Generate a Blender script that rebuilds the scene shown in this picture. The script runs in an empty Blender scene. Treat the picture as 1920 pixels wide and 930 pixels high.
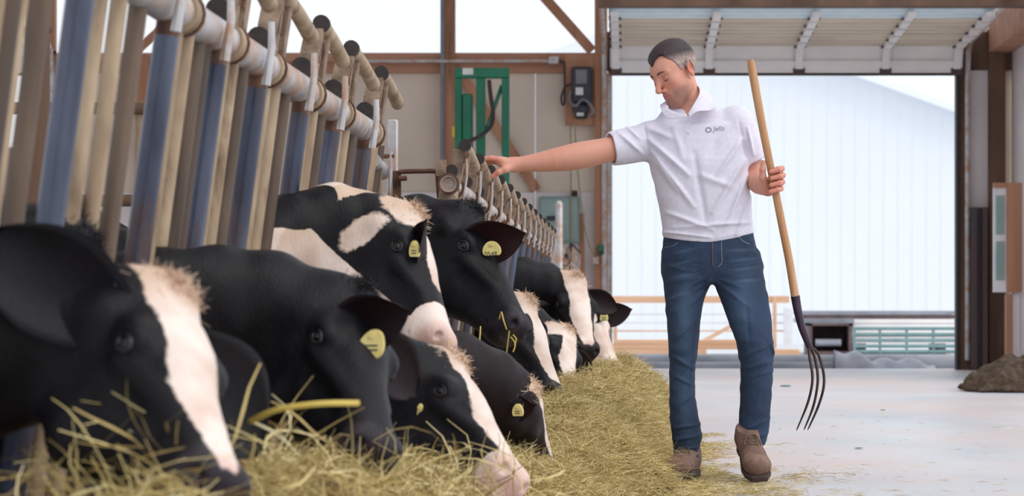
import bpy, bmesh, math, random
import numpy as np
from mathutils import Vector, Matrix
random.seed(7); RNG = np.random.default_rng(7)
SC = bpy.context.scene
COL = SC.collection

# ---------------------------------------------------------------- camera, sky, light, exposure
F = 4800.0; VX, VY, CAMZ = 1175.0, 565.0, 0.705      # focal length in px, vanishing point, eye height
cam_d = bpy.data.cameras.new('camera'); cam = bpy.data.objects.new('camera', cam_d); COL.objects.link(cam)
cam.location = (0, 0, CAMZ); cam.rotation_euler = (math.pi/2, 0, 0)
cam_d.sensor_width = 36; cam_d.lens = 36*F/1920
cam_d.shift_x = -(VX-960)/1920; cam_d.shift_y = (VY-465)/1920
cam_d.clip_start = 0.05; cam_d.clip_end = 300
cam_d.dof.use_dof = True; cam_d.dof.focus_distance = 10.1; cam_d.dof.aperture_fstop = 6.0
SC.camera = cam
w = bpy.data.worlds.new('overcast_sky'); SC.world = w; w.use_nodes = True
bg = w.node_tree.nodes['Background']; bg.inputs[0].default_value = (0.90, 0.945, 1.0, 1); bg.inputs[1].default_value = 1.15
sun_d = bpy.data.lights.new('sun', 'SUN'); sun = bpy.data.objects.new('sun', sun_d); COL.objects.link(sun)
sun_d.energy = 1.3; sun_d.angle = math.radians(50); sun_d.color = (1.0, 0.93, 0.86)
sun.rotation_euler = Vector((0.55, -0.35, 0.75)).to_track_quat('Z', 'Y').to_euler()
SC.view_settings.view_transform = 'Standard'; SC.view_settings.look = 'None'
SC.view_settings.gamma = 1.0; SC.view_settings.use_curve_mapping = False
SC.view_settings.exposure = 0.0

def P(px, py, Y):                      # where the sight line of a pixel meets depth Y
    return np.array([(px-VX)*Y/F, Y, CAMZ-(py-VY)*Y/F])

# ---------------------------------------------------------------- object helpers
ORIG = {}
class MB:
    def __init__(s): s.v = []; s.f = []; s.n = 0
    def add(s, v, f):
        v = np.asarray(v, float).reshape(-1, 3)
        s.v.append(v); s.f += [tuple(int(i)+s.n for i in q) for q in f]; s.n += len(v); return s
    def box(s, lo, hi, rot=None, c=None, bev=0.0):
        lo = np.array(lo, float); hi = np.array(hi, float)
        lo, hi = np.minimum(lo, hi), np.maximum(lo, hi)
        if bev > 0:
            b = min(bev, 0.45*float((hi-lo).min()))
            vs = []; idx = {}
            for i in range(8):
                sgn = [1 if i >> k & 1 else -1 for k in range(3)]
                corner = [hi[k] if sgn[k] > 0 else lo[k] for k in range(3)]
                for ax in range(3):
                    p = [corner[k] - (sgn[k]*b if k != ax else 0) for k in range(3)]
                    idx[(i, ax)] = len(vs); vs.append(p)
            fs = []
            for ax in range(3):
                a, bb = [k for k in range(3) if k != ax]
                for sg in (0, 1):
                    q = [(sg << ax) | (x << a) | (y << bb) for x, y in ((0,0),(1,0),(1,1),(0,1))]
                    fs.append([idx[(i, ax)] for i in q])
                for x in (0, 1):
                    for y in (0, 1):
                        i0 = (x << a) | (y << bb); i1 = i0 | (1 << ax)
                        fs.append([idx[(i0, a)], idx[(i0, bb)], idx[(i1, bb)], idx[(i1, a)]])
            for i in range(8): fs.append([idx[(i, 0)], idx[(i, 1)], idx[(i, 2)]])
            v = np.array(vs)
        else:
            v = np.array([[(lo, hi)[i >> k & 1][k] for k in range(3)] for i in range(8)])
            fs = [(0,2,3,1), (4,5,7,6), (0,1,5,4), (2,6,7,3), (0,4,6,2), (1,3,7,5)]
        if rot is not None:
            c = (lo+hi)/2 if c is None else np.array(c)
            v = (v-c) @ np.array(rot.to_3x3()).T + c
        return s.add(v, fs)
    def tube(s, pts, r, n=12, cap=True, flat=1.0, up=(0,0,1)):
        pts = np.array(pts, float); m = len(pts)
        rr = np.full(m, r, float) if np.isscalar(r) else np.array(r, float)
        tan = np.gradient(pts, axis=0); tan /= np.linalg.norm(tan, axis=1)[:, None]+1e-12
        up = np.array(up, float)
        if abs(tan[0] @ up) > 0.95: up = np.array([1.0, 0, 0])
        u = np.cross(tan[0], up); u /= np.linalg.norm(u); vs = []
        for i in range(m):
            u = u - tan[i]*(u @ tan[i]); u /= np.linalg.norm(u); w_ = np.cross(tan[i], u)
            for k in range(n):
                a = 2*math.pi*k/n; vs.append(pts[i]+rr[i]*(math.cos(a)*u+flat*math.sin(a)*w_))
        fs = [(i*n+k, i*n+(k+1) % n, (i+1)*n+(k+1) % n, (i+1)*n+k) for i in range(m-1) for k in range(n)]
        if cap: fs += [tuple(range(n))[::-1], tuple((m-1)*n+k for k in range(n))]
        return s.add(vs, fs)
    def pipe(s, a, b, ro, ri, n=20):   # hollow pipe with real thickness
        a = np.array(a, float); b = np.array(b, float); t = b-a; t /= np.linalg.norm(t)
        up = np.array([0, 0, 1.0]) if abs(t[2]) < .9 else np.array([1.0, 0, 0])
        u = np.cross(t, up); u /= np.linalg.norm(u); w_ = np.cross(t, u); vs = []
        for (c, r) in ((a, ro), (b, ro), (b, ri), (a, ri)):
            for k in range(n):
                an = 2*math.pi*k/n; vs.append(c+r*(math.cos(an)*u+math.sin(an)*w_))
        fs = [(j*n+k, j*n+(k+1) % n, ((j+1) % 4)*n+(k+1) % n, ((j+1) % 4)*n+k) for j in range(4) for k in range(n)]
        return s.add(vs, fs)
    def prism(s, poly, t):             # poly: list of 3d points (planar), t: offset vector
        p = np.array(poly, float); n = len(p); t = np.array(t, float)
        fs = [tuple(range(n))[::-1], tuple(range(n, 2*n))]+[(k, (k+1) % n, n+(k+1) % n, n+k) for k in range(n)]
        return s.add(np.vstack([p, p+t]), fs)
    def ball(s, c, r, n=14, m=8, sc=(1,1,1), rot=None):
        vs = [(0, 0, 1)]
        for j in range(1, m):
            th = math.pi*j/m
            for k in range(n): vs.append((math.sin(th)*math.cos(2*math.pi*k/n), math.sin(th)*math.sin(2*math.pi*k/n), math.cos(th)))
        vs.append((0, 0, -1)); fs = [(0, 1+k, 1+(k+1) % n) for k in range(n)]
        for j in range(m-2): fs += [(1+j*n+k, 1+(j+1)*n+k, 1+(j+1)*n+(k+1) % n, 1+j*n+(k+1) % n) for k in range(n)]
        e = len(vs)-1; fs += [(e, e-n+(k+1) % n, e-n+k) for k in range(n)]
        v = np.array(vs)*np.array(sc)*r
        if rot is not None: v = v @ np.array(rot).T
        return s.add(v+np.array(c), fs)

def mesh_data(name, v, f, smooth=True):
    me = bpy.data.meshes.new(name); me.from_pydata([tuple(x) for x in np.asarray(v)], [], f); me.update()
    if smooth: me.polygons.foreach_set('use_smooth', [True]*len(me.polygons))
    return me
def fast_mesh(name, v, quads, smooth=True, k=4):
    me = bpy.data.meshes.new(name); v = np.ascontiguousarray(v, np.float32); q = np.ascontiguousarray(quads, np.int32)
    me.vertices.add(len(v)); me.vertices.foreach_set('co', v.ravel())
    me.loops.add(q.size); me.loops.foreach_set('vertex_index', q.ravel())
    me.polygons.add(len(q)); me.polygons.foreach_set('loop_start', np.arange(0, q.size, k, dtype=np.int32))
    me.polygons.foreach_set('loop_total', np.full(len(q), k, np.int32))
    me.polygons.foreach_set('use_smooth', np.full(len(q), smooth, bool)); me.update(); me.validate(); return me
def thing(name, loc, label, cat, group=None):
    o = bpy.data.objects.new(name, None); COL.objects.link(o); o.location = loc; o.empty_display_size = .1
    o['label'] = label; o['category'] = cat
    if group: o['group'] = group
    ORIG[o.name] = np.array(loc, float); return o
def put(name, me, mat, parent=None, label=None, kind=None):
    o = bpy.data.objects.new(name, me); COL.objects.link(o); me.materials.append(mat)
    org = np.zeros(3)
    if parent is not None:
        org = ORIG[parent.name]; o.parent = parent
        co = np.empty(len(me.vertices)*3, np.float32); me.vertices.foreach_get('co', co)
        co = co.reshape(-1, 3)-org.astype(np.float32); me.vertices.foreach_set('co', co.ravel()); me.update()
    ORIG[o.name] = org
    if label: o['label'] = label
    if kind: o['kind'] = kind
    return o
def obj(name, mb, mat, parent=None, label=None, kind=None, smooth=None, bevel=0):
    v = np.vstack(mb.v); me = mesh_data(name, v, mb.f, False)
    if smooth is not False: 
        me.polygons.foreach_set('use_smooth', [True]*len(me.polygons)); me.set_sharp_from_angle(angle=math.radians(40))
    return put(name, me, mat, parent, label, kind)
def tag(o, label, cat, group=None):
    o['label'] = label; o['category'] = cat
    if group: o['group'] = group
    return o
def top_at_base(o):                     # moves the origin of a one-mesh thing to its base
    me = o.data; co = np.empty(len(me.vertices)*3, np.float32); me.vertices.foreach_get('co', co); co = co.reshape(-1, 3)
    c = np.array([co[:,0].mean(), co[:,1].mean(), co[:,2].min()]); me.vertices.foreach_set('co', (co-c).ravel()); o.location = c; ORIG[o.name] = c; return o

# ---------------------------------------------------------------- materials
def new_mat(name):
    m = bpy.data.materials.new(name); m.use_nodes = True
    nt = m.node_tree; return m, nt, nt.nodes['Principled BSDF']
def N(nt, t, **kw):
    n = nt.nodes.new(t)
    for k, v in kw.items(): setattr(n, k, v)
    return n
def lin(c): return tuple((x/255/12.92 if x/255 < .04045 else ((x/255+.055)/1.055)**2.4) for x in c)+(1,)
def coords(nt, scale=(1,1,1)):
    tc = N(nt, 'ShaderNodeTexCoord'); mp = N(nt, 'ShaderNodeMapping'); mp.inputs['Scale'].default_value = scale
    nt.links.new(tc.outputs['Object'], mp.inputs['Vector']); return mp.outputs['Vector']
def pmat(name, c1, c2=None, rough=.6, metal=0, scale=8, stretch=(1,1,1), bump=.0, bscale=None, detail=6, spread=(.35,.65), c3=None, s3=2.5, t3=(.55,.7), spec=None):
    m, nt, b = new_mat(name); L = nt.links.new
    b.inputs['Roughness'].default_value = rough; b.inputs['Metallic'].default_value = metal
    if spec is not None: b.inputs['Specular IOR Level'].default_value = spec
    vec = coords(nt, stretch)
    no = N(nt, 'ShaderNodeTexNoise'); no.inputs['Scale'].default_value = scale; no.inputs['Detail'].default_value = detail; L(vec, no.inputs['Vector'])
    if c2 is None: c2 = tuple(x*.88 for x in c1)
    cr = N(nt, 'ShaderNodeValToRGB'); cr.color_ramp.elements[0].position = spread[0]; cr.color_ramp.elements[1].position = spread[1]
    cr.color_ramp.elements[0].color = lin(c1); cr.color_ramp.elements[1].color = lin(c2); L(no.outputs['Fac'], cr.inputs['Fac']); col = cr.outputs['Color']
    if c3 is not None:
        n3 = N(nt, 'ShaderNodeTexNoise'); n3.inputs['Scale'].default_value = s3; n3.inputs['Detail'].default_value = 8; n3.inputs['Roughness'].default_value = .65; L(vec, n3.inputs['Vector'])
        r3 = N(nt, 'ShaderNodeMapRange'); r3.inputs[1].default_value = t3[0]; r3.inputs[2].default_value = t3[1]; L(n3.outputs['Fac'], r3.inputs[0])
        mx = N(nt, 'ShaderNodeMix', data_type='RGBA'); L(r3.outputs[0], mx.inputs[0]); L(col, mx.inputs[6]); mx.inputs[7].default_value = lin(c3); col = mx.outputs[2]
    L(col, b.inputs['Base Color'])
    if bump:
        nb = N(nt, 'ShaderNodeTexNoise'); nb.inputs['Scale'].default_value = bscale or scale*3; nb.inputs['Detail'].default_value = 5; L(vec, nb.inputs['Vector'])
        bp = N(nt, 'ShaderNodeBump'); bp.inputs['Strength'].default_value = bump; bp.inputs['Distance'].default_value = .01; L(nb.outputs['Fac'], bp.inputs['Height']); L(bp.outputs[0], b.inputs['Normal'])
    return m
M = {}
M['concrete'] = pmat('concrete', (212,216,220), (186,190,198), .42, 0, 1.1, (1,.5,1), .15, 30, 9, (.35,.7), (216,194,190), .5, (.40,.66))
M['galv'] = pmat('galvanised_steel', (206,208,212), (176,172,172), .38, .2, 9, (1,1,1), .08, 90, 5, (.3,.7), (184,150,128), 8, (.46,.6))
M['beige_pipe'] = pmat('dusty_beige_pipe', (190,168,140), (146,122,98), .6, .1, 18, (1,1,.3), .15, 60, 6, (.3,.7), (118,94,74), 9, (.56,.72))
M['blue_pipe'] = pmat('blue_grey_pipe', (88,94,114), (42,47,66), .36, .3, 9, (1,1,.22), .1, 60, 6, (.35,.65), (82,60,54), 7, (.48,.6))
M['brown_pipe'] = pmat('brown_pipe', (112,93,78), (78,64,54), .55, .15, 12, (1,1,.2), .1, 60, 6, (.35,.65))
M['facade'] = pmat('white_cladding', (241,245,251), (236,241,248), .6, 0, .3)
M['dirty_plate'] = pmat('manure_splashed_steel', (158,136,116), (122,102,84), .75, .1, 24, (1,1,1), .4, 80, 8, (.35,.6), (104,84,68), 16, (.58,.7))
M['rust'] = pmat('rusty_iron', (120,84,66), (76,52,42), .75, .2, 25, (1,1,1), .3, 70, 6)
M['rubber'] = pmat('black_rubber', (38,32,32), (56,46,42), .65, 0, 20, bump=.2)
M['wood'] = pmat('framing_timber', (190,140,110), (160,112,84), .7, 0, 5, (1,1,.12), .15, 30, 7, (.3,.7), (120,84,64), 3, (.6,.72))
M['wood_h'] = pmat('framing_timber_along', (188,140,114), (158,112,88), .7, 0, 5, (.12,1,1), .15, 30, 7, (.3,.7), (126,92,74), 3, (.6,.75))
M['dark_wood'] = pmat('dark_timber', (116,88,70), (84,62,50), .75, 0, 4, (1,1,.2), .2, 25, 7)
M['wall'] = pmat('cream_wall_sheet', (222,208,192), (212,198,183), .55, 0, 1.5, (1,1,1), .0)
M['white_board'] = pmat('white_board', (234,226,226), (222,214,216), .45, 0, 2)
M['white_metal'] = pmat('white_steel', (248,244,242), (236,234,236), .45, 0, 3)
M['door_panel'] = pmat('garage_door_sheet', (226,214,196), (208,196,180), .5, .1, 3, (.5,1,1))
M['green'] = pmat('green_paint', (20,122,88), (12,98,74), .4, 0, 6, (1,1,.4), .05, 40, 5, (.3,.7), (70,120,104), 9, (.62,.72))
M['teal_box'] = pmat('grey_green_enamel', (150,172,168), (138,160,158), .45, 0, 4)
M['charcoal'] = pmat('charcoal_plastic', (58,62,72), (44,48,56), .5, 0, 8)
M['grey_plastic'] = pmat('grey_plastic', (128,132,140), (110,114,122), .5, 0, 8)
M['label_white'] = pmat('white_sticker', (225,225,225), (210,210,210), .6, 0, 8)
M['cord'] = pmat('tan_cord', (168,152,116), (140,124,92), .7, 0, 20)
M['dark_cord'] = pmat('dark_cable', (62,56,54), (46,42,42), .6, 0, 20)
M['outer_ground'] = pmat('pale_gravel', (214,216,220), (196,200,206), .85, 0, 3, bump=.2, bscale=30)
M['pipe_grey'] = pmat('grey_plastic_pipe', (168,172,182), (140,146,156), .55, 0, 3, bump=.2, bscale=8)
M['lumber'] = pmat('fresh_lumber', (232,192,158), (214,168,134), .7, 0, 5, (.15,1,1), .1, 20)
M['white_paint'] = pmat('white_paint', (238,238,240), (222,222,226), .6, 0, 4)
M['brown_sheet'] = pmat('brown_siding', (104,78,80), (84,62,66), .6, 0, 4)
M['dark_box'] = pmat('dark_timber_box', (112,92,92), (84,68,70), .7, 0, 6)
M['gate_green'] = pmat('pale_green_gate', (130,164,164), (112,146,148), .45, .2, 6)
M['steel_dark'] = pmat('dark_steel_column', (78,72,80), (98,70,60), .55, .3, 3, (1,1,.3), .1, 20)
M['manure'] = pmat('dry_manure', (96,78,62), (62,48,38), .95, 0, 25, bump=.9, bscale=60)
# translucent wall sheet: lets the sky through
m, nt, b = new_mat('translucent_sheet'); L = nt.links.new
tr = N(nt, 'ShaderNodeBsdfTransparent'); tl = N(nt, 'ShaderNodeBsdfTranslucent'); mx = N(nt, 'ShaderNodeMixShader'); mx.inputs[0].default_value = .06
tl.inputs[0].default_value = (.95, .97, 1, 1); tr.inputs[0].default_value = (.99, .99, 1, 1)
L(tr.outputs[0], mx.inputs[1]); L(tl.outputs[0], mx.inputs[2]); L(mx.outputs[0], nt.nodes['Material Output'].inputs[0]); M['sheet'] = m
# ---------------------------------------------------------------- signed distance modelling
def seg(p, a, b, ra, rb):
    a = np.asarray(a, np.float32); b = np.asarray(b, np.float32); ab = b-a
    t = np.clip(((p-a) @ ab)/(ab @ ab+1e-12), 0, 1); return np.linalg.norm(p-a-t[:, None]*ab, axis=1)-(ra+(rb-ra)*t)
def ell(p, c, r, R=None):
    q = p-np.asarray(c, np.float32)
    if R is not None: q = q @ np.asarray(R, np.float32)
    r = np.asarray(r, np.float32); k0 = np.linalg.norm(q/r, axis=1); k1 = np.linalg.norm(q/(r*r), axis=1)
    return np.where(k0 < 1e-4, -r.min(), k0*(k0-1)/np.maximum(k1, 1e-6))
def smin(a, b, k):
    h = np.clip(.5+.5*(b-a)/k, 0, 1); return b+(a-b)*h-k*h*(1-h)
def smax(a, b, k): return -smin(-a, -b, k)
def chain(p, pts, rr, k=.02):
    d = None
    for i in range(len(pts)-1):
        e = seg(p, pts[i], pts[i+1], rr[i], rr[i+1]); d = e if d is None else smin(d, e, k)
    return d
def loft(s, u, v, st, ex=2.2):          # s along axis; stations (s, centre u, half u, centre v, half v); super-ellipse sections, rounded ends
    st = np.array(st, float); S = st[:, 0]
    f = lambda k: np.interp(s, S, st[:, k])
    cu, hu, cv, hv = f(1), f(2), f(3), f(4)
    q = (np.abs((u-cu)/hu)**ex+np.abs((v-cv)/hv)**ex)**(1/ex)
    d = (q-1)*np.minimum(hu, hv); e = np.maximum(S[0]-s, s-S[-1]); return smax(d, e, .02)
def frame(fwd, up):                    # columns: x fwd, y left, z up
    f = np.array(fwd, float); f /= np.linalg.norm(f); u = np.array(up, float); u -= f*(u @ f); u /= np.linalg.norm(u)
    return np.stack([f, np.cross(u, f), u], 1)
def hashn(i, j, k):
    h = (i*374761393+j*668265263+k*2147483647) & 0xffffffff; h = ((h ^ (h >> 13))*1274126177) & 0xffffffff; return ((h ^ (h >> 16)) & 0xffff)/65535.0
def noise(p, s):
    q = np.asarray(p, np.float64)*s; i = np.floor(q).astype(np.int64); f = q-i; f = f*f*(3-2*f); r = 0
    for a in (0, 1):
        for b in (0, 1):
            for c in (0, 1):
                w_ = (f[:,0] if a else 1-f[:,0])*(f[:,1] if b else 1-f[:,1])*(f[:,2] if c else 1-f[:,2]); r = r+w_*hashn(i[:,0]+a, i[:,1]+b, i[:,2]+c)
    return r-.5
def sdf_mesh(fn, lo, hi, h, C=4, warp=None, far=1.0):   # warp: per axis (uniform, real) tables that stretch the grid
    lo = np.array(lo, float); hi = np.array(hi, float); n = (np.ceil((hi-lo)/(h*C))).astype(int)+1
    W = lambda p: p if warp is None else np.stack([np.interp(p[:,k], *warp[k]) if warp[k] is not None else p[:,k] for k in range(3)], 1).astype(np.float32)
    g = [lo[k]+np.arange(n[k])*h*C for k in range(3)]
    G = np.stack(np.meshgrid(*g, indexing='ij'), -1).reshape(-1, 3).astype(np.float32)
    G0 = G; G = W(G); dc = fn(G).reshape(n).astype(np.float32)
    V = np.repeat(np.repeat(np.repeat(dc, C, 0), C, 1), C, 2)
    near = np.abs(dc) < (h*C*2.0+.004)*(np.where(G[:,0].reshape(n) < far, 2.2, 1) if warp is not None else 1)
    idx = np.argwhere(near)
    off = np.stack(np.meshgrid(*[np.arange(C)]*3, indexing='ij'), -1).reshape(-1, 3)
    ii = (idx[:, None, :]*C+off[None]).reshape(-1, 3)
    pts = W((lo+ii*h).astype(np.float32)); out = np.empty(len(pts), np.float32)
    for s in range(0, len(pts), 400000): out[s:s+400000] = fn(pts[s:s+400000])
    V[ii[:,0], ii[:,1], ii[:,2]] = out
    V = np.where(V == 0, 1e-6, V); S = V < 0
    c = S[:-1,:-1,:-1].astype(np.int8)
    for a, b_, d_ in ((0,0,1),(0,1,0),(0,1,1),(1,0,0),(1,0,1),(1,1,0),(1,1,1)):
        c = c+S[a:S.shape[0]-1+a, b_:S.shape[1]-1+b_, d_:S.shape[2]-1+d_]
    cell = np.argwhere((c > 0) & (c < 8)); vid = np.full(c.shape, -1, np.int32); vid[cell[:,0], cell[:,1], cell[:,2]] = np.arange(len(cell))
    acc = np.zeros((len(cell), 3)); cnt = np.zeros(len(cell))
    for ax in range(3):
        o = [k for k in range(3) if k != ax]
        for x in (0, 1):
            for y in (0, 1):
                a0 = np.zeros(3, int); a0[o[0]] = x; a0[o[1]] = y; a1 = a0.copy(); a1[ax] = 1
                A = cell+a0; B = cell+a1; va = V[A[:,0],A[:,1],A[:,2]]; vb = V[B[:,0],B[:,1],B[:,2]]
                m = (va < 0) != (vb < 0); t = np.where(m, va/np.where(m, va-vb, 1), 0)
                q = a0+np.outer(t, (a1-a0)); acc[m] += q[m]; cnt[m] += 1
    v = W(lo+(cell+acc/cnt[:, None])*h)
    quads = []
    for ax in range(3):
        o1, o2 = (ax+1) % 3, (ax+2) % 3
        sl0 = [slice(1, -1)]*3; sl1 = [slice(1, -1)]*3; sl0[ax] = slice(0, -1); sl1[ax] = slice(1, None)
        A = S[tuple(sl0)]; B = S[tuple(sl1)]
        e = np.argwhere(A != B); flip = A[e[:,0], e[:,1], e[:,2]]
        base = e.copy(); base[:, o1] += 1; base[:, o2] += 1; base[:, ax] += 0
        def vi(d1, d2):
            q = base.copy(); q[:, o1] -= d1; q[:, o2] -= d2; return vid[q[:,0], q[:,1], q[:,2]]
        Q = np.stack([vi(1,1), vi(0,1), vi(0,0), vi(1,0)], 1)
        Q[~flip] = Q[~flip][:, ::-1]; quads.append(Q)
    Q = np.vstack(quads); Q = Q[(Q >= 0).all(1)]
    return v, Q
def relax(v, Q, it=1, lam=.5):
    for _ in range(it):
        s = np.zeros_like(v); c = np.zeros(len(v))
        for a, b in ((0,1),(1,2),(2,3),(3,0)):
            np.add.at(s, Q[:,a], v[Q[:,b]]); np.add.at(c, Q[:,a], 1); np.add.at(s, Q[:,b], v[Q[:,a]]); np.add.at(c, Q[:,b], 1)
        v = v+lam*(s/np.maximum(c, 1)[:, None]-v)
    return v
def attr(me, name, val):
    a = me.attributes.new(name, 'FLOAT', 'POINT'); a.data.foreach_set('value', np.ascontiguousarray(val, np.float32))
def attr_node(nt, name):
    n = N(nt, 'ShaderNodeAttribute'); n.attribute_name = name; return n.outputs['Fac']
def mixc(nt, fac, a, b):
    mx = N(nt, 'ShaderNodeMix', data_type='RGBA')
    for i, x in ((0, fac), (6, a), (7, b)):
        if isinstance(x, (tuple, list, float, int)): mx.inputs[i].default_value = x
        else: nt.links.new(x, mx.inputs[i])
    return mx.outputs[2]
def ramp(nt, x, a, b):
    r = N(nt, 'ShaderNodeMapRange'); r.inputs[1].default_value = a; r.inputs[2].default_value = b; nt.links.new(x, r.inputs[0]); return r.outputs[0]
def madd(nt, op, a, b):
    n = N(nt, 'ShaderNodeMath', operation=op)
    for i, x in enumerate((a, b)):
        if isinstance(x, (float, int)): n.inputs[i].default_value = x
        else: nt.links.new(x, n.inputs[i])
    return n.outputs[0]
def spl(pts, n):
    pts = np.array(pts, float); m = len(pts); t = np.linspace(0, m-1, n); r = []
    for x in t:
        i = min(int(x), m-2); f = x-i; p0 = pts[max(i-1, 0)]; p1 = pts[i]; p2 = pts[i+1]; p3 = pts[min(i+2, m-1)]
        r.append(.5*((2*p1)+(-p0+p2)*f+(2*p0-5*p1+4*p2-p3)*f*f+(-p0+3*p1-3*p2+p3)*f**3))
    return np.array(r)
# ---------------------------------------------------------------- the barn shell
M['pale_pane'] = pmat('pale_blue_pane', (226,242,250), (214,234,244), .3)
YW = 26.4
def B(name, a, b_, y0, y1, mat, parent=None, bev=.0, label=None, kind='structure', top=False):
    """box whose front face (depth y0) covers pixel rectangle a..b_, running back to depth y1"""
    p0 = P(a[0], a[1], y0); p1 = P(b_[0], b_[1], y0)
    o = obj(name, MB().box((p0[0], y0, p1[2]), (p1[0], y1, p0[2]), bev=bev), M[mat], parent, label, None if parent is not None else kind); return o
fl = obj('floor', MB().prism([(-1.27, 1.2, 0), (4.1, 1.2, 0), (4.1, YW+.45, 0), (-.92, YW+.45, 0), (-.92, 8.75, 0), (-1.27, 8.75, 0)], (0, 0, -.45)), M['concrete'], kind='structure', smooth=False)
obj('floor', MB().box((-9, 1.2, -.45), (-1.26, YW+.45, -.32)).box((-1.28, 8.75, -.45), (-.91, YW+.45, -.32)), M['concrete'], kind='structure')
obj('ground', MB().box((-40, YW+.45, -.2), (45, 90, -.04)), M['outer_ground'], kind='structure')
Z = lambda py: float(P(0, py, YW)[2]); X = lambda px: float(P(px, 0, YW)[0])
wl = thing('wall_back', (0, YW, 0), 'far end wall', 'wall'); 
for k in ('label', 'category'): del wl[k]
wl['kind'] = 'structure'
# cream wall sheets in upright panels, white boards below
xs = [X(96), X(262), X(428), X(594), X(706), X(827), X(1003), X(1118)]
for i in range(len(xs)-1): obj('wall_panel', MB().box((xs[i]+.003, YW+.06, Z(360)), (xs[i+1]-.003, YW+.12, Z(104)), bev=.004), M['wall'], wl)
for i in range(len(xs)-1): obj('white_board', MB().box((xs[i]+.003, YW+.03, 0), (xs[i+1]-.003, YW+.12, Z(360)), bev=.004), M['white_board'], wl)
obj('wall_panel', MB().box((X(1820), YW+.06, 0), (4.1, YW+.12, 4.4), bev=.004), M['wall'], wl)
# translucent sheets above, one between each pair of posts
for a, b_ in ((-400, 96), (96, 428), (428, 570), (570, 826), (850, 1114)): obj('window_sheet', MB().box((X(a), YW+.08, Z(102)), (X(b_), YW+.085, 4.75)), M['sheet'], wl)
def beam(p0, p1, wdt, dep, y, mat, name='beam', parent=wl, label=None):   # timber between two wall pixels
    a = np.array([X(p0[0]), y, Z(p0[1])]); b_ = np.array([X(p1[0]), y, Z(p1[1])]); d = b_-a; L_ = np.linalg.norm(d); d /= L_; n_ = np.array([-d[2], 0, d[0]])*wdt/2
    return obj(name, MB().prism([a-n_, b_-n_, b_+n_, a+n_], (0, dep, 0)), M[mat], parent, label, smooth=False)
beam((96, 108), (1118, 108), .09, .10, YW-.05, 'wood_h', 'girt'); beam((96, 125), (1118, 125), .13, .06, YW+.0, 'wood_h', 'girt')
beam((96, 105), (96, -40), .1, .1, YW-.06, 'wood', 'post')
beam((842, 370), (842, -40), .13, .12, YW-.08, 'wood', 'post'); beam((428, 105), (428, -40), .13, .12, YW-.08, 'wood', 'post')
beam((428, 110), (428, 370), .13, .12, YW-.08, 'wood', 'post'); beam((270, 110), (270, 555), .13, .12, YW-.08, 'wood', 'post')
beam((1127, 700), (1127, -40), .13, .14, YW-.1, 'wood', 'post')
beam((1014, -12), (1110, 96), .10, .08, YW-.07, 'wood', 'brace'); beam((866, 140), (1006, 356), .10, .06, YW-.02, 'wood', 'brace')
beam((96, 640), (96, 96), .1, .1, YW-.06, 'wood', 'post')
beam((250, 102), (330, 30), .08, .06, YW-.05, 'wood', 'brace')
beam((1090, 400), (1092, 560), .05, .05, YW-.03, 'wood', 'batten')
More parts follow.
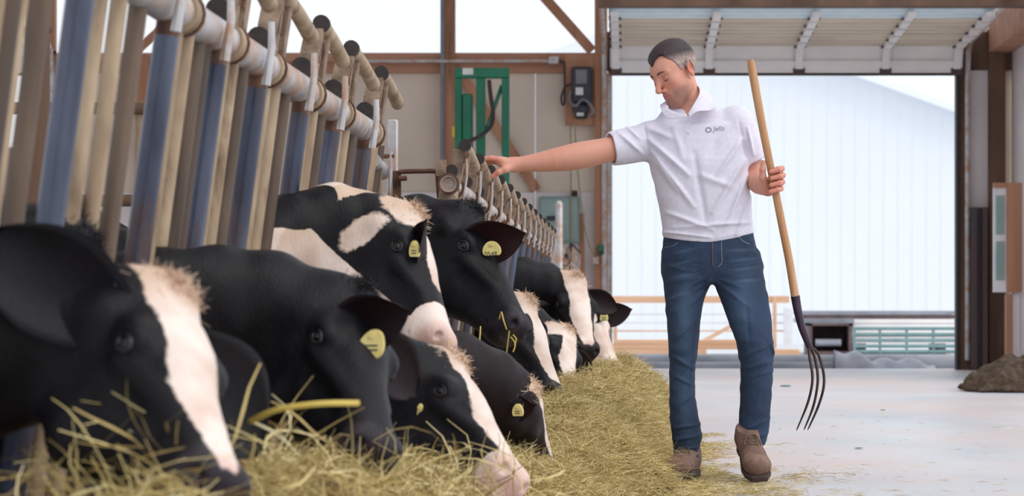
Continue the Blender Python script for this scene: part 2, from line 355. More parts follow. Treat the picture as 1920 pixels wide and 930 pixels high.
# door opening 1 (right) and 2 (left)
d1 = thing('door_1', (X(1468), YW, 0), 'x', 'x')
for k in ('label', 'category'): del d1[k]
d1['kind'] = 'structure'
def door(root, ox):
    px = lambda x: X(x)+ox
    S = MB().box((px(1138), YW-.06, 0), (px(1146), YW+.1, Z(138))); obj('jamb', S, M['galv'], root)
    obj('jamb_seal', MB().box((px(1145.2), YW-.02, 0), (px(1147.5), YW+.08, Z(140))), M['green'], root)
    obj('jamb', MB().box((px(1792), YW-.06, 0), (px(1800), YW+.1, Z(120))), M['rubber'], root)
    obj('lintel', MB().box((px(1140), YW-.02, Z(140)), (px(1800), YW+.1, Z(132))), M['dark_wood'], root)
    # bottom section hangs near upright, the other sections lie back along the tracks
    xl, xr = px(1144)-.0, px(1800)
    def sect(a, b_, wall=True, n_r=4, mat='door_panel'):
        a = np.array(a); b_ = np.array(b_); d = b_-a; L_ = np.linalg.norm(d); d /= L_; nrm = np.array([-d[1], d[0]])  # in (y,z)
        if nrm[1] > 0: nrm = -nrm
        def pt(x, t, o): yz = a+d*L_*t+nrm*o; return (x, yz[0], yz[1])
        s = obj('door_section', MB().prism([pt(xl, .01, -.03), pt(xl, .99, -.03), pt(xl, .99, 0), pt(xl, .01, 0)], (xr-xl, 0, 0)), M[mat], root, smooth=False)
        for k in range(n_r):
            t0 = (k+.12)/n_r; t1 = (k+.5)/n_r
            obj('rib', MB().prism([pt(xl+.03, t0, 0), pt(xl+.03, t0+.03, .045), pt(xl+.03, t1-.03, .045), pt(xl+.03, t1, 0)], (xr-xl-.06, 0, 0)), M[mat], s, smooth=False)
        for x in (xl+.02, xl+(xr-xl)*.27, xl+(xr-xl)*.525, xl+(xr-xl)*.77, xr-.10):
            obj('stile', MB().prism([pt(x, .25, .045), pt(x, .97, .045), pt(x, .97, .085), pt(x, .25, .085)], (.075, 0, 0)), M['white_metal'], s, smooth=False)
            hg = MB().prism([pt(x-.02, .0, .03), pt(x-.02, .22, .03), pt(x-.02, .22, .06), pt(x-.02, .0, .06)], (.12, 0, 0)); obj('hinge', hg, M['steel_dark'], s, smooth=False)
        return s
    zb = Z(138)
    obj('bottom_rail', MB().box((xl, YW-.2, zb-.01), (xr, YW-.13, zb+.07)), M['white_metal'], root, 'white bottom rail')
    obj('bottom_seal', MB().box((xl, YW-.19, zb-.035), (xr, YW-.14, zb-.01)), M['rubber'], root)
    sect((YW-.14, zb), (YW-.30, zb+.27), n_r=1, mat='white_metal')
    y0, z0 = YW-.32, zb+.29; y1, z1 = 23.7, 3.435
    for k in range(5):
        a = (y0+(y1-y0)*k/5, z0+(z1-z0)*k/5); b_ = (y0+(y1-y0)*(k+1)/5, z0+(z1-z0)*(k+1)/5); sect(a, b_, n_r=2, mat='door_panel' if k < 4 else 'pale_pane')
    for x, s_ in ((xl-.06, -1), (xr+.06, 1)):
        tr = MB().tube([(x, YW-.12, .1), (x, YW-.12, zb-.1), (x, YW-.2, zb+.2), (x, YW-.4, zb+.30), (x, y1-.3, z1+.02), (x, 22.9, z1+.12)], .028, 6); obj('track', tr, M['galv'], root)
door(d1, 0)
d2 = thing('door_2', (X(-250), YW, 0), 'x', 'x')
for k in ('label', 'category'): del d2[k]
d2['kind'] = 'structure'
door(d2, X(92)-X(1800))
# lintel timber and the beam above the right door
obj('beam', MB().box((X(1128), 23.2, P(0,11,23.2)[2]), (4.1, 23.4, P(0,11,23.2)[2]+.3)), M['dark_wood'], wl)
obj('beam', MB().box((X(1128), YW-.02, Z(60)), (4.1, YW+.1, Z(132))), M['dark_wood'], wl)
# right of the door: posts, wall strip, steel column, side wall
obj('post', MB().box((X(1800), YW-.05, 0), (X(1818), YW+.1, 3.4)), M['dark_wood'], wl)
obj('wall_panel', MB().box((X(1818), YW+.0, 0), (X(1852), YW+.1, 3.4)), M['white_board'], wl)
obj('post', MB().box((X(1852), YW-.12, 0), (X(1882), YW+.1, 3.5)), M['dark_wood'], wl)
sc = thing('steel_column', (X(1828), YW-.2, 0), 'dark rust-streaked steel column standing right of the open door', 'column')
for a, b_ in ((1817, 1826), (1836, 1846)): obj('flange', MB().box((X(a), YW-.24, .012), (X(b_), YW-.06, Z(390))), M['steel_dark'], sc)
obj('web', MB().box((X(1826), YW-.16, .012), (X(1836), YW-.14, Z(390))), M['steel_dark'], sc); obj('base_plate', MB().box((X(1812), YW-.27, 0), (X(1852), YW-.055, .012)), M['rust'], sc)
wr = thing('wall_right', (3.97, 20, 0), 'x', 'x')
for k in ('label', 'category'): del wr[k]
wr['kind'] = 'structure'
for k in range(4): obj('wall_panel', MB().box((3.97, 22.4+k*1.0+.003, .0), (4.05, 23.4+k*1.0-.003, 3.4), bev=.003), M['white_board'], wr)
obj('beam', MB().box((3.72, 22.0, Z(100)), (3.95, YW-.13, Z(42))), M['wood_h'], wr)
lw = thing('low_white_wall', (3.85, 25.3, 0), 'low whitewashed board wall below the leaning framed panel', 'wall')
for k in range(5): obj('plank', MB().box((X(1865)+k*.085, 25.2, .0), (X(1865)+k*.085+.081, 25.26, float(P(0,550,25.2)[2])), bev=.004), M['white_board'], lw)
obj('end_post', MB().box((X(1854), 25.16, 0), (X(1864), 25.3, float(P(0,552,25.2)[2]))), M['wood'], lw)
fp = thing('framed_panel', (3.9, 25.22, float(P(0,549,25.2)[2])), 'white framed panel with a wooden edge standing on the low wall', 'panel')
x0, x1, x2 = P(1863,0,25.2)[0], P(1886,0,25.2)[0], P(1915,0,25.2)[0]; z0, z1 = P(0,548,25.2)[2], P(0,343,25.2)[2]
obj('white_frame', MB().box((x0, 25.17, z0), (x1, 25.26, z1-.05)), M['white_paint'], fp)
for k in range(2): obj('pane', MB().box((x0+.02, 25.155, z0+.12+k*.45), (x1-.02, 25.17, z0+.5+k*.45)), M['teal_box'], fp)
obj('side_board', MB().box((x1, 25.14, z0), (x2, 25.27, z1)), M['wood'], fp); obj('top_board', MB().box((x0, 25.15, z1-.05), (x1, 25.26, z1)), M['wood'], fp)
# conduit, control box, electrical panel, cords
cd = thing('conduit', (X(830), YW-.1, 0), 'grey steel conduit running down the middle wall post and along the girt', 'conduit')
obj('pipe', MB().tube([(X(831), YW-.11, Z(-30)), (X(831), YW-.11, Z(345))], .022, 8), M['grey_plastic'], cd)
obj('pipe', MB().tube([(X(690), YW-.13, Z(117)), (X(1035), YW-.13, Z(117))], .016, 8), M['galv'], cd)
obj('junction_box', MB().box((X(1030), YW-.16, Z(122)), (X(1048), YW-.09, Z(108)), bev=.006), M['galv'], cd)
obj('cable', MB().tube(spl([(X(1048), YW-.13, Z(117)), (X(1057), YW-.13, Z(118)), (X(1059), YW-.13, Z(130)), (X(1059), YW-.13, Z(190)), (X(1055), YW-.13, Z(198)), (X(1053), YW-.13, Z(185)), (X(1060), YW-.13, Z(165)), (X(1072), YW-.13, Z(160))], 30), .011, 7), M['dark_cord'], cd)
cb = thing('door_opener_box', (X(1090), YW-.1, Z(236)), 'charcoal control box with looped cable on a wooden backing board', 'control box')
obj('backing_board', MB().box((X(1060), YW-.03, Z(236)), (X(1118), YW-.06, Z(102))), M['wood'], cb)
obj('housing', MB().box((X(1072), YW-.2, Z(196)), (X(1111), YW-.05, Z(128)), bev=.02), M['charcoal'], cb)
obj('label_plate', MB().box((X(1080), YW-.205, Z(160)), (X(1101), YW-.2, Z(134))), M['grey_plastic'], cb)
obj('sticker', MB().box((X(1080), YW-.205, Z(181)), (X(1094), YW-.2, Z(167))), M['label_white'], cb)
obj('motor', MB().ball((X(1090), YW-.14, Z(207)), .09, sc=(1, .7, .75)), M['charcoal'], cb); obj('motor_base', MB().box((X(1078), YW-.18, Z(224)), (X(1102), YW-.05, Z(205)), bev=.02), M['charcoal'], cb)
obj('sticker', MB().box((X(1082), YW-.215, Z(220)), (X(1095), YW-.18, Z(214))), M['label_white'], cb)
obj('cable', MB().tube(spl([(X(1071), YW-.2, Z(175)), (X(1068), YW-.22, Z(190)), (X(1080), YW-.24, Z(202)), (X(1092), YW-.24, Z(190)), (X(1104), YW-.22, Z(195)), (X(1113), YW-.2, Z(212)), (X(1104), YW-.2, Z(222))], 30), .013, 7), M['grey_plastic'], cb)
ep = thing('electrical_panel', (X(1049), YW-.0, Z(456)), 'grey-green electrical cabinet mounted on the white wall board', 'cabinet')
obj('cabinet_body', MB().box((X(1011), YW-.12, Z(456)), (X(1087), YW+.028, Z(369)), bev=.01), M['teal_box'], ep)
obj('cabinet_door', MB().box((X(1014), YW-.14, Z(452)), (X(1084), YW-.12, Z(373)), bev=.006), M['teal_box'], ep)
obj('handle', MB().box((X(1026), YW-.18, Z(414)), (X(1044), YW-.14, Z(406)), bev=.006), M['charcoal'], ep)
obj('conduit_hub', MB().box((X(1071), YW-.1, Z(369)), (X(1083), YW-.02, Z(358))), M['rubber'], ep)
for i, pts in enumerate(([(1070,238),(1071,300),(1071,420),(1072,455)], [(1078,232),(1082,300),(1092,400),(1105,460),(1117,484)])):
    c_ = obj('cord', MB().tube(spl([(X(a), YW-.16, Z(b_)) for a, b_ in pts], 20), .008, 6), M['cord']); tag(c_, ('thin tan cord hanging straight down over the electrical cabinet', 'thin tan cord hanging diagonally toward the door post')[i], 'cord'); top_at_base(c_)
sw = thing('door_switch', (X(1127), YW-.1, Z(486)), 'small green push switch on the door post', 'switch')
obj('switch_box', MB().box((X(1121), YW-.16, Z(478)), (X(1133), YW-.1, Z(460)), bev=.008), M['green'], sw); obj('push_button', MB().ball((X(1127), YW-.16, Z(473)), .02), M['rust'], sw)
obj('lower_socket', MB().box((X(1112), YW-.16, Z(496)), (X(1123), YW-.1, Z(482)), bev=.006), M['galv'], sw)
# roof edge over the end wall
rt = obj('ceiling', MB().box((-9, 22.6, 4.78), (4.2, YW+.3, 4.9)), M['white_board'], kind='structure')
for k in range(6): obj('rafter', MB().box((-8.2+k*2.35, 22.6, 4.62), (-8.1+k*2.35, YW, 4.78)), M['wood'], rt)
obj('ceiling', MB().box((-9, 3.0, 4.78), (-.4, 22.6, 4.9)), M['white_board'], kind='structure')  # unseen half roof, added over the cow side to darken and direct the light
for k in range(8): obj('wall_left', MB().box((-9.1, 3.0+k*2.9, -.45), (-9, 5.88+k*2.9, 1.1)), M['white_board'], kind='structure')
for k in range(9): obj('trim_post', MB().box((-9.08, 3.0+k*2.9-.07, -.32), (-8.94, 3.0+k*2.9+.07, 4.78)), M['wood'], kind='structure')
# green hoist frame
YG = 24.6; XG = lambda px: float(P(px, 0, YG)[0]); ZG = lambda py: float(P(0, py, YG)[2])
gf = thing('green_lift_frame', (XG(903), YG, 0), 'green painted steel mast frame standing before the end wall', 'machine')
obj('top_bar', MB().box((XG(853), YG-.06, ZG(147)), (XG(955), YG+.06, ZG(128)), bev=.008), M['green'], gf)
obj('serial_plate', MB().box((XG(868), YG-.065, ZG(141)), (XG(888), YG-.06, ZG(129))), M['label_white'], gf)
for a, b_ in ((853, 866), (893, 910), (941, 955)): obj('upright', MB().box((XG(a), YG-.05, 0), (XG(b_), YG+.05, ZG(147)), bev=.006), M['green'], gf)
obj('chain_guard', MB().box((XG(866), YG-.02, .05), (XG(886), YG+.1, ZG(176)), bev=.01), M['green'], gf)
obj('base_beam', MB().box((XG(845), YG-.35, .0), (XG(960), YG+.35, .05)), M['green'], gf)
obj('cross_brace', MB().tube([(XG(912), YG, ZG(245)), (XG(941), YG, ZG(160))], .02, 8), M['green'], gf)
obj('yellow_tag', MB().box((XG(849), YG-.07, ZG(258)), (XG(853), YG-.05, ZG(238))), pmat('yellow_tag', (226,190,40), rough=.5), gf)
obj('hose', MB().tube(spl([(XG(918), YG-.1, ZG(152)), (XG(921), YG-.12, ZG(180)), (XG(926), YG-.14, ZG(215)), (XG(922), YG-.2, ZG(240)), (XG(905), YG-.4, ZG(260)), (XG(880), YG-.6, ZG(276)), (XG(862), YG-.7, ZG(300)), (XG(850), YG-.7, ZG(360))], 30), .02, 8), M['rubber'], gf)
# ---------------------------------------------------------------- outside
fb = thing('neighbour_barn', (5, 45, -.04), 'long white barn with ribbed cladding across the yard', 'building')
def YB(px, py): return P(px, py, 45)
a = YB(900, 640); roofx = YB(1585, 140)
obj('gable_wall', MB().prism([(a[0], 45, -.04), (YB(2150,0)[0], 45, -.04), (YB(2150, 345)[0], 45, YB(0, 345)[2]), (YB(1250,0)[0], 45, YB(0,18)[2]), (a[0], 45, YB(0, 140)[2])], (0, .2, 0)), M['facade'], fb, smooth=False)
mb = MB()
for k in range(46):
    x = a[0]+.1+k*.25; zt = np.interp(x, [a[0], YB(1250,0)[0], YB(2150,0)[0]], [YB(0,140)[2], YB(0,18)[2], YB(0,345)[2]]); mb.box((x, 44.99, 0), (x+.03, 45, zt-.1))
obj('cladding_ribs', mb, M['facade'], fb, smooth=False)
obj('roof', MB().prism([(YB(1250,0)[0], 44.6, YB(0,18)[2]), (YB(2150,0)[0], 44.6, YB(0,345)[2]), (YB(2150,0)[0], 44.6, YB(0,345)[2]+.12), (YB(1250,0)[0], 44.6, YB(0,18)[2]+.12)], (0, 14, 0)), M['facade'], fb, smooth=False)
b2 = thing('brown_shed', (float(P(20,0,42)[0]), 42, -.04), 'dark brown sided shed with a pale roof edge seen through the left door', 'building')
obj('wall', MB().box((-14, 42, -.04), (P(150,0,42)[0], 44, P(0,277,42)[2])), M['brown_sheet'], b2)
for k in range(8): obj('siding_board', MB().box((-14, 41.96, .25*k), (P(150,0,42)[0], 42, .25*k+.22)), M['brown_sheet'], b2, smooth=False)
obj('roof', MB().prism([(-14.2, 41.7, P(0,250,42)[2]), (P(160,0,42)[0], 41.7, P(0,285,42)[2]), (P(160,0,42)[0], 41.7, P(0,277,42)[2]), (-14.2, 41.7, P(0,238,42)[2])], (0, 2.5, 0)), M['white_metal'], b2, smooth=False)
obj('shed_door', MB().box((P(50,0,42)[0], 41.9, -.04), (P(67,0,42)[0], 41.96, P(0,318,42)[2])), M['white_board'], b2)
# timber rail fence
def along(Y, x0, x1, y0, y1): a = P(x0, y1, Y); b_ = P(x1, y0, Y); return (a[0], Y, a[2]), (b_[0], Y+.05, b_[2])
rf = thing('timber_rail_fence', (float(P(1300,0,34)[0]), 34, -.04), 'fresh timber rail fence with posts and a slanting brace outside the door', 'fence')
for (Y, x0, x1, y0, y1, m_) in ((34, 1120, 1480, 555, 568, 'lumber'), (34.06, 1135, 1480, 604, 607, 'white_paint'), (34.06, 1135, 1480, 619, 622, 'lumber'), (34.06, 1130, 1480, 588, 591, 'white_paint')):
    l, h_ = along(Y, x0, x1, y0, y1); obj('rail', MB().box(l, h_), M[m_], rf)
for x0, x1, yt in ((1150, 1157, 556), (1449, 1456, 556), (1470, 1486, 578)):
    l, h_ = along(33.95, x0, x1, yt, 668); obj('post', MB().box((l[0], 33.95, -.04), h_), M['lumber' if x0 != 1470 else 'white_paint'], rf)
obj('brace', MB().prism([P(1310,640,33.9), P(1372,607,33.9), P(1378,611,33.9), P(1316,646,33.9)], (0, .05, 0)), M['lumber'], rf, smooth=False)
for i, (Y, x0, x1, y0, y1) in enumerate(((31.5, 1135, 1325, 655, 679), (31.5, 1140, 1445, 646, 655), (31.5, 1150, 1440, 637, 646), (31.1, 1400, 1500, 655, 679))):
    l, h_ = along(Y, x0, x1, y0, y1); o_ = obj('lumber_board', MB().box((l[0], Y, l[2]), (h_[0], Y+.3, h_[2]), bev=.008), M['lumber'])
    tag(o_, ['lowest pale board of the lumber stack at left outside the door', 'middle long board of the lumber stack outside the door', 'topmost board of the lumber stack outside the door', 'short thick board lying right of the lumber stack'][i], 'board', 'lumber outside the door'); top_at_base(o_)
# grey drain pipes and tarp just outside the sill
for i, (a, b_, r, Yp) in enumerate((((1150,682),(1790,683), .085, 27.6), ((1120,672),(1400,668), .08, 28.6), ((1180,688),(1560,689), .05, 27.2))):
    p0, p1 = P(a[0], a[1], Yp), P(b_[0], b_[1], Yp); z_ = r-.04
    o_ = obj('drain_pipe', MB().pipe((p0[0], Yp, z_), (p1[0], Yp, z_), r, r*.88, 18), M['pipe_grey']); tag(o_, ('longest grey plastic pipe lying just outside the door sill', 'grey plastic pipe lying behind the longest pipe', 'thin grey plastic pipe lying nearest the door sill')[i], 'pipe', 'pipes outside the door'); top_at_base(o_)
n_ = 40; V_ = []; fs = []
for i in range(n_):
    for j in range(9):
        t = i/(n_-1); u = j/8; x = P(1566+190*t, 0, 27.0)[0]; wv = .05*math.sin(9*t+2*u)+.035*math.sin(23*t+5*u)
        hgt = (.16+.04*math.sin(5*t)+wv)*math.sin(math.pi*min(1, max(.0, u)))**.8*(1-.45*t); V_.append((x, 26.95+.42*u+.05*math.sin(7*t), -.04+max(0, hgt)+.006))
for i in range(n_-1):
    for j in range(8): fs.append((i*9+j, (i+1)*9+j, (i+1)*9+j+1, i*9+j+1))
o_ = put('folded_tarp', mesh_data('folded_tarp', V_, fs), pmat('grey_tarp', (176,180,192), (156,160,174), .6)); tag(o_, 'crumpled grey tarp lying outside the door at right', 'tarp'); md = o_.modifiers.new('t', 'SOLIDIFY'); md.thickness = .006; top_at_base(o_)
# stacked metal sheets, dark crate, green gate
ms = thing('sheet_stack', (float(P(1650,0,36)[0]), 36, -.04), 'stack of long white metal sheets with grey top outside the door', 'stack')
for k, (x0, x1, y0, y1, m_) in enumerate(((1500, 1800, 582, 590, 'pipe_grey'), (1510, 1800, 590, 597, 'dark_box'), (1560, 1800, 597, 606, 'white_metal'), (1600, 1800, 606, 616, 'white_metal'), (1596, 1800, 616, 630, 'white_metal'), (1600, 1800, 630, 644, 'white_board'), (1500, 1600, 596, 606, 'pipe_grey'))):
    a = P(x0, y1, 36); b_ = P(x1, y0, 36); obj('metal_sheet', MB().box((a[0], 36-.02*k, a[2]), (b_[0], 37.4, b_[2]-.008)), M[m_], ms)
obj('bearer', MB().box((P(1610,0,36)[0], 36.1, -.04), (P(1625,0,36)[0], 37.2, P(0,644,36)[2])), M['dark_box'], ms); obj('bearer', MB().box((P(1760,0,36)[0], 36.1, -.04), (P(1775,0,36)[0], 37.2, P(0,644,36)[2])), M['dark_box'], ms)
db = thing('dark_crate', (float(P(1560,0,35)[0]), 35, -.04), 'open dark brown crate lying left of the green gate', 'crate')
a = P(1518, 0, 34.8); b_ = P(1601, 0, 34.8); zt = P(0, 607, 34.8)[2]
for (lo_, hi_) in (((a[0], 35, -.04), (b_[0], 35.9, .02)), ((a[0], 35.8, .02), (b_[0], 35.9, zt)), ((a[0], 35, zt-.03), (b_[0], 35.9, zt)), ((a[0], 35, .02), (a[0]+.05, 35.9, zt)), ((b_[0]-.05, 35, .02), (b_[0], 35.9, zt))): obj('board', MB().box(lo_, hi_), M['dark_box'], db)
obj('pale_tube', MB().tube([(a[0]+.1, 35.1, .14), (b_[0]-.15, 35.1, .14)], .05, 10), M['pipe_grey'], db)
gg = thing('green_gate', (float(P(1700,0,33)[0]), 33, -.04), 'pale green tubular farm gate leaning before the metal sheets', 'gate')
for y_ in (616, 627, 638, 649, 659): a = P(1600, y_, 33); b_ = P(1800, y_, 33); obj('rail', MB().tube([a, b_], .022, 8), M['gate_green'], gg)
for x_ in (1602, 1650, 1700, 1750, 1797): a = P(x_, 614, 33); obj('upright', MB().tube([a, (a[0], 33, -.03)], .018, 8), M['gate_green'], gg)
# barn interior behind the fence: rails and posts of the resting stalls
YS = 12.6; XS = lambda px: float(P(px, 0, YS)[0]); ZS = lambda py: float(P(0, py, YS)[2])
sr = thing('stall_railing', (XS(250), YS, -.32), 'dusty brown pipe railing of the resting stalls behind the cows', 'railing')
for y_ in (203, 376): obj('rail', MB().tube([(XS(-200), YS, ZS(y_)), (XS(452), YS, ZS(y_))], .030, 12), M['dark_wood'], sr)
for x_ in (262, 445): obj('post', MB().tube([(XS(x_), YS+.04, -.32), (XS(x_), YS+.04, ZS(190))], .034, 12), M['beige_pipe'], sr)
obj('brace', MB().tube([(XS(268), YS+.03, ZS(320)), (XS(300), YS+.03, ZS(215))], .02, 10), M['beige_pipe'], sr)
wp = thing('round_post', (XS(112), YS-.5, -.32), 'thick brown round post with clamp bands behind the railing at far left', 'post')
obj('shaft', MB().tube([(XS(114), YS-.5, -.32), (XS(114), YS-.5, 2.7)], .058, 18), M['dark_wood'], wp)
for y_ in (18, 76): obj('clamp_band', MB().tube([(XS(114), YS-.5, ZS(y_+4)), (XS(114), YS-.5, ZS(y_-4))], .066, 18), M['rust'], wp); obj('clamp_bolt', MB().tube([(XS(114)-.11, YS-.53, ZS(y_)), (XS(114)-.05, YS-.53, ZS(y_))], .013, 8), M['rust'], wp)
# ---------------------------------------------------------------- the man
YM = 10.2
def q(px, py, dy=0.0): return P(px, py, YM+dy)
def boxed(p, lo, hi, fn, ex=0.0):
    lo = np.asarray(lo)-.06; hi = np.asarray(hi)+.06
    m = ((p > lo) & (p < hi)).all(1); d = np.full(len(p), 9, np.float32)
    if m.any(): d[m] = fn(p[m])
    if (~m).any():
        e = np.maximum(np.maximum(lo-p[~m], p[~m]-hi), 0); d[~m] = np.linalg.norm(e, axis=1)+.06+ex
    return d
psi, pit, rol = math.radians(50), math.radians(27), math.radians(10)
hf = np.array([-math.sin(psi)*math.cos(pit), -math.cos(psi)*math.cos(pit), -math.sin(pit)])
hl0 = np.array([math.cos(psi), -math.sin(psi), 0])           # his left before roll
hu0 = np.cross(hf, hl0); hl = math.cos(rol)*hl0+math.sin(rol)*hu0; hu = np.cross(hf, hl)
HR = np.stack([hf, hl, hu], 1)
# his left must lie to image right and away from the camera when the face turns to image left
hl0 = np.array([math.cos(psi), -math.sin(psi)*-1*-1, 0])
HC = q(1268, 139, .02)
def to_head(p): return (p-HC.astype(np.float32)) @ HR.astype(np.float32)
def from_head(x): return np.asarray(x) @ HR.T+HC
def head_d(h):                          # h: head-local (x face forward, y his left, z up)
    ay = h.copy(); ay[:, 1] = np.abs(ay[:, 1])
    d = ell(ay, (-.012, 0, .045), (.098, .075, .084))
    d = smin(d, ell(ay, (.03, 0, .03), (.068, .064, .07)), .03)
    d = smin(d, ell(ay, (.028, 0, -.035), (.066, .058, .072)), .03)
    d = smin(d, seg(ay, (.005, .052, -.055), (.066, .02, -.093), .02, .02), .03)       # jaw
    d = smin(d, ell(ay, (.077, 0, -.094), (.02, .022, .018)), .022)                    # chin
    d = smin(d, seg(ay, (.085, .012, .033), (.073, .046, .034), .011, .010), .012)     # brow
    d = smin(d, ell(ay, (.060, .046, -.012), (.022, .018, .02)), .025)                 # cheekbone
    d = smax(d, -ell(ay, (.104, .032, .014), (.022, .021, .014)), .012)                # eye socket
    d = smin(d, ell(ay, (.077, .033, .012), (.0125, .0145, .0125)), .004)              # closed lid
    d = smin(d, seg(ay, (.089, 0, .028), (.120, 0, -.022), .0085, .0125), .010)        # nose
    d = smin(d, ell(ay, (.102, .012, -.030), (.010, .0075, .0075)), .006)
    d = smax(d, -ell(ay, (.106, .007, -.039), (.005, .003, .004)), .003)
    d = smin(d, ell(ay, (.088, 0, -.058), (.012, .024, .020)), .014)                   # mouth mound
    d = smin(d, seg(ay, (.100, .0, -.0525), (.089, .021, -.056), .0052, .003), .004)   # upper lip
    d = smin(d, seg(ay, (.099, .0, -.0625), (.089, .018, -.061), .0058, .003), .004)   # lower lip
    d = smax(d, -seg(ay, (.107, 0, -.0575), (.090, .024, -.0585), .0016, .0012), .002)
    # ears
    R = frame((1, .28, .12), (0, .15, 1)).astype(np.float32)
    e = ell(ay, (-.012, .083, .004), (.019, .0085, .033), R)
    e = smax(e, -ell(ay, (-.008, .0935, .006), (.011, .008, .021), R), .004)
    e = smin(e, ell(ay, (-.010, .083, -.022), (.010, .006, .011), R), .006)
    d = smin(d, e, .007); return d
ARM_R = [q(1215,268,.03), q(1172,275,.0), q(1130,283,-.02), q(1086,292,-.04), q(1040,300,-.06), q(995,306,-.07), q(962,309,-.08)]
ARM_Rr = [.046, .047, .050, .054, .046, .034, .0275]
ARM_L = [q(1380,240,.04), q(1404,285,.06), q(1414,330,.05), q(1424,345,-.05), q(1434,352,-.10)]
ARM_Lr = [.05, .043, .043, .041, .029]
HANDLE = [(1407,112,-.16), (1419,180,-.155), (1431,245,-.15), (1443,305,-.145), (1455,365,-.14), (1467,425,-.13), (1480,490,-.12), (1491,557,-.11)]
HP = [q(*t) for t in HANDLE]
def resample(pts, rr, n):
    pts = np.array(pts); rr = np.array(rr); m = len(pts); t = np.linspace(0, m-1, n); out = []
    A = np.column_stack([pts, rr])
    for x in t:
        i = min(int(x), m-2); f = x-i; p0 = A[max(i-1, 0)]; p1 = A[i]; p2 = A[i+1]; p3 = A[min(i+2, m-1)]
        out.append(.5*((2*p1)+(-p0+p2)*f+(2*p0-5*p1+4*p2-p3)*f*f+(-p0+3*p1-3*p2+p3)*f**3))
    out = np.array(out); return list(out[:, :3]), list(out[:, 3])
ARM_R, ARM_Rr = resample(ARM_R, ARM_Rr, 16); ARM_L, ARM_Lr = resample(ARM_L, ARM_Lr, 9)
def hand_r(p):
    d = smin(seg(p, q(964,309,-.08), q(940,304,-.10), .025, .021), seg(p, q(964,309,-.07), q(938,302,-.045), .024, .020), .02)
    for i in range(4):
        dy = -.112+.024*i; L = (1.0, 1.08, 1.02, .85)[i]; dn = 2.0*i
        K = (940, 300+dn*.6); pts = [q(K[0], K[1], dy), q(K[0]-20*L, 296+dn*1.2, dy-.004), q(K[0]-33*L, 298+dn*1.6, dy-.004), q(K[0]-45*L, 303+dn*1.7+i, dy)]
        d = smin(d, chain(p, pts, [.0125, .0102, .0092, .0078], .004), .005 if i else .008)
    d = smin(d, chain(p, [q(957,313,-.10), q(946,318,-.125), q(934,323,-.135), q(923,331,-.135)], [.017, .0145, .0115, .009], .008), .012)
    return d
def hand_l(p):
    d = smin(seg(p, q(1437,352,-.10), q(1456,328,-.115), .025, .020), seg(p, q(1442,358,-.105), q(1460,346,-.11), .020, .018), .02)
    for i in range(4):
        y0 = 317+12.6*i; o = (0, 2, 1, -2)[i]
        pts = [q(1457+o, y0+1, -.115), q(1466+o, y0-1, -.145), q(1460+o, y0+1, -.172), q(1445+o*.5, y0+5, -.178)]
        d = smin(d, chain(p, pts, [.0125, .0112, .0108, .0088], .004), .0035)
    d = smin(d, chain(p, [q(1436,352,-.12), q(1430,333,-.145), q(1430,318,-.15), q(1431,304,-.152)], [.017, .0145, .0118, .0095], .008), .012)
    for i in range(len(HP)-1):
        if 250 < HANDLE[i][1] < 420: d = smax(d, -seg(p, HP[i], HP[i+1], .0172, .0172), .003)
    return d
TORSO = [(232,1218,1388), (262,1212,1400), (300,1216,1403), (345,1228,1404), (390,1238,1409), (430,1243,1414), (470,1243,1420)]
def torso_st(inset):
    st = []
    for y, a, b_ in TORSO[::-1]:
        A = q(a, y); B = q(b_, y); dep = np.interp(y, (232, 300, 400, 470), (.085, .118, .122, .125))
        st.append((A[2], (A[0]+B[0])/2, (B[0]-A[0])/2-inset, YM+.02, dep-inset))
    return st
TS = torso_st(.020); TSO = torso_st(0.0)
def body_fn(p):
    p = p.astype(np.float32)
    d = loft(p[:,2], p[:,0], p[:,1], TS, 2.3)
    d = smin(d, seg(p, q(1225,262,.03), q(1375,240,.04), .045, .05), .04)
    d = smin(d, chain(p, ARM_R, ARM_Rr, .0006), .03); d = smin(d, chain(p, ARM_L, ARM_Lr, .0006), .02)
    d = smin(d, chain(p, [q(1278,150,.055), q(1289,185,.045), q(1292,226,.06)], [.054, .053, .050], .02), .03)
    d = smin(d, seg(p, q(1262,236,.03), q(1335,232,.03), .045, .045), .04)
    d = smin(d, boxed(p, HC-.14, HC+.15, lambda x: head_d(to_head(x))), .012)
    d = smin(d, boxed(p, q(878,350,-.16), q(970,280,.02), hand_r), .012)
    d = smin(d, boxed(p, q(1420,372,-.21), q(1480,290,-.05), hand_l), .01)
    return d
def folds(p, L, front=True):
    r = np.zeros(len(p), np.float32)
    for (x0, y0, x1, y1, w_, am) in L:
        a = q(x0, y0)[[0, 2]].astype(np.float32); b_ = q(x1, y1)[[0, 2]].astype(np.float32); ab = b_-a; pp = p[:, [0, 2]]
        t = np.clip(((pp-a) @ ab)/(ab @ ab), 0, 1); dd = np.linalg.norm(pp-a-t[:, None]*ab, axis=1)
        r += am*np.exp(-(dd/w_)**2)*(.35+.65*np.sin(np.pi*np.clip(t, .02, .98)))
    return r*(p[:,1] < YM+.05) if front else r
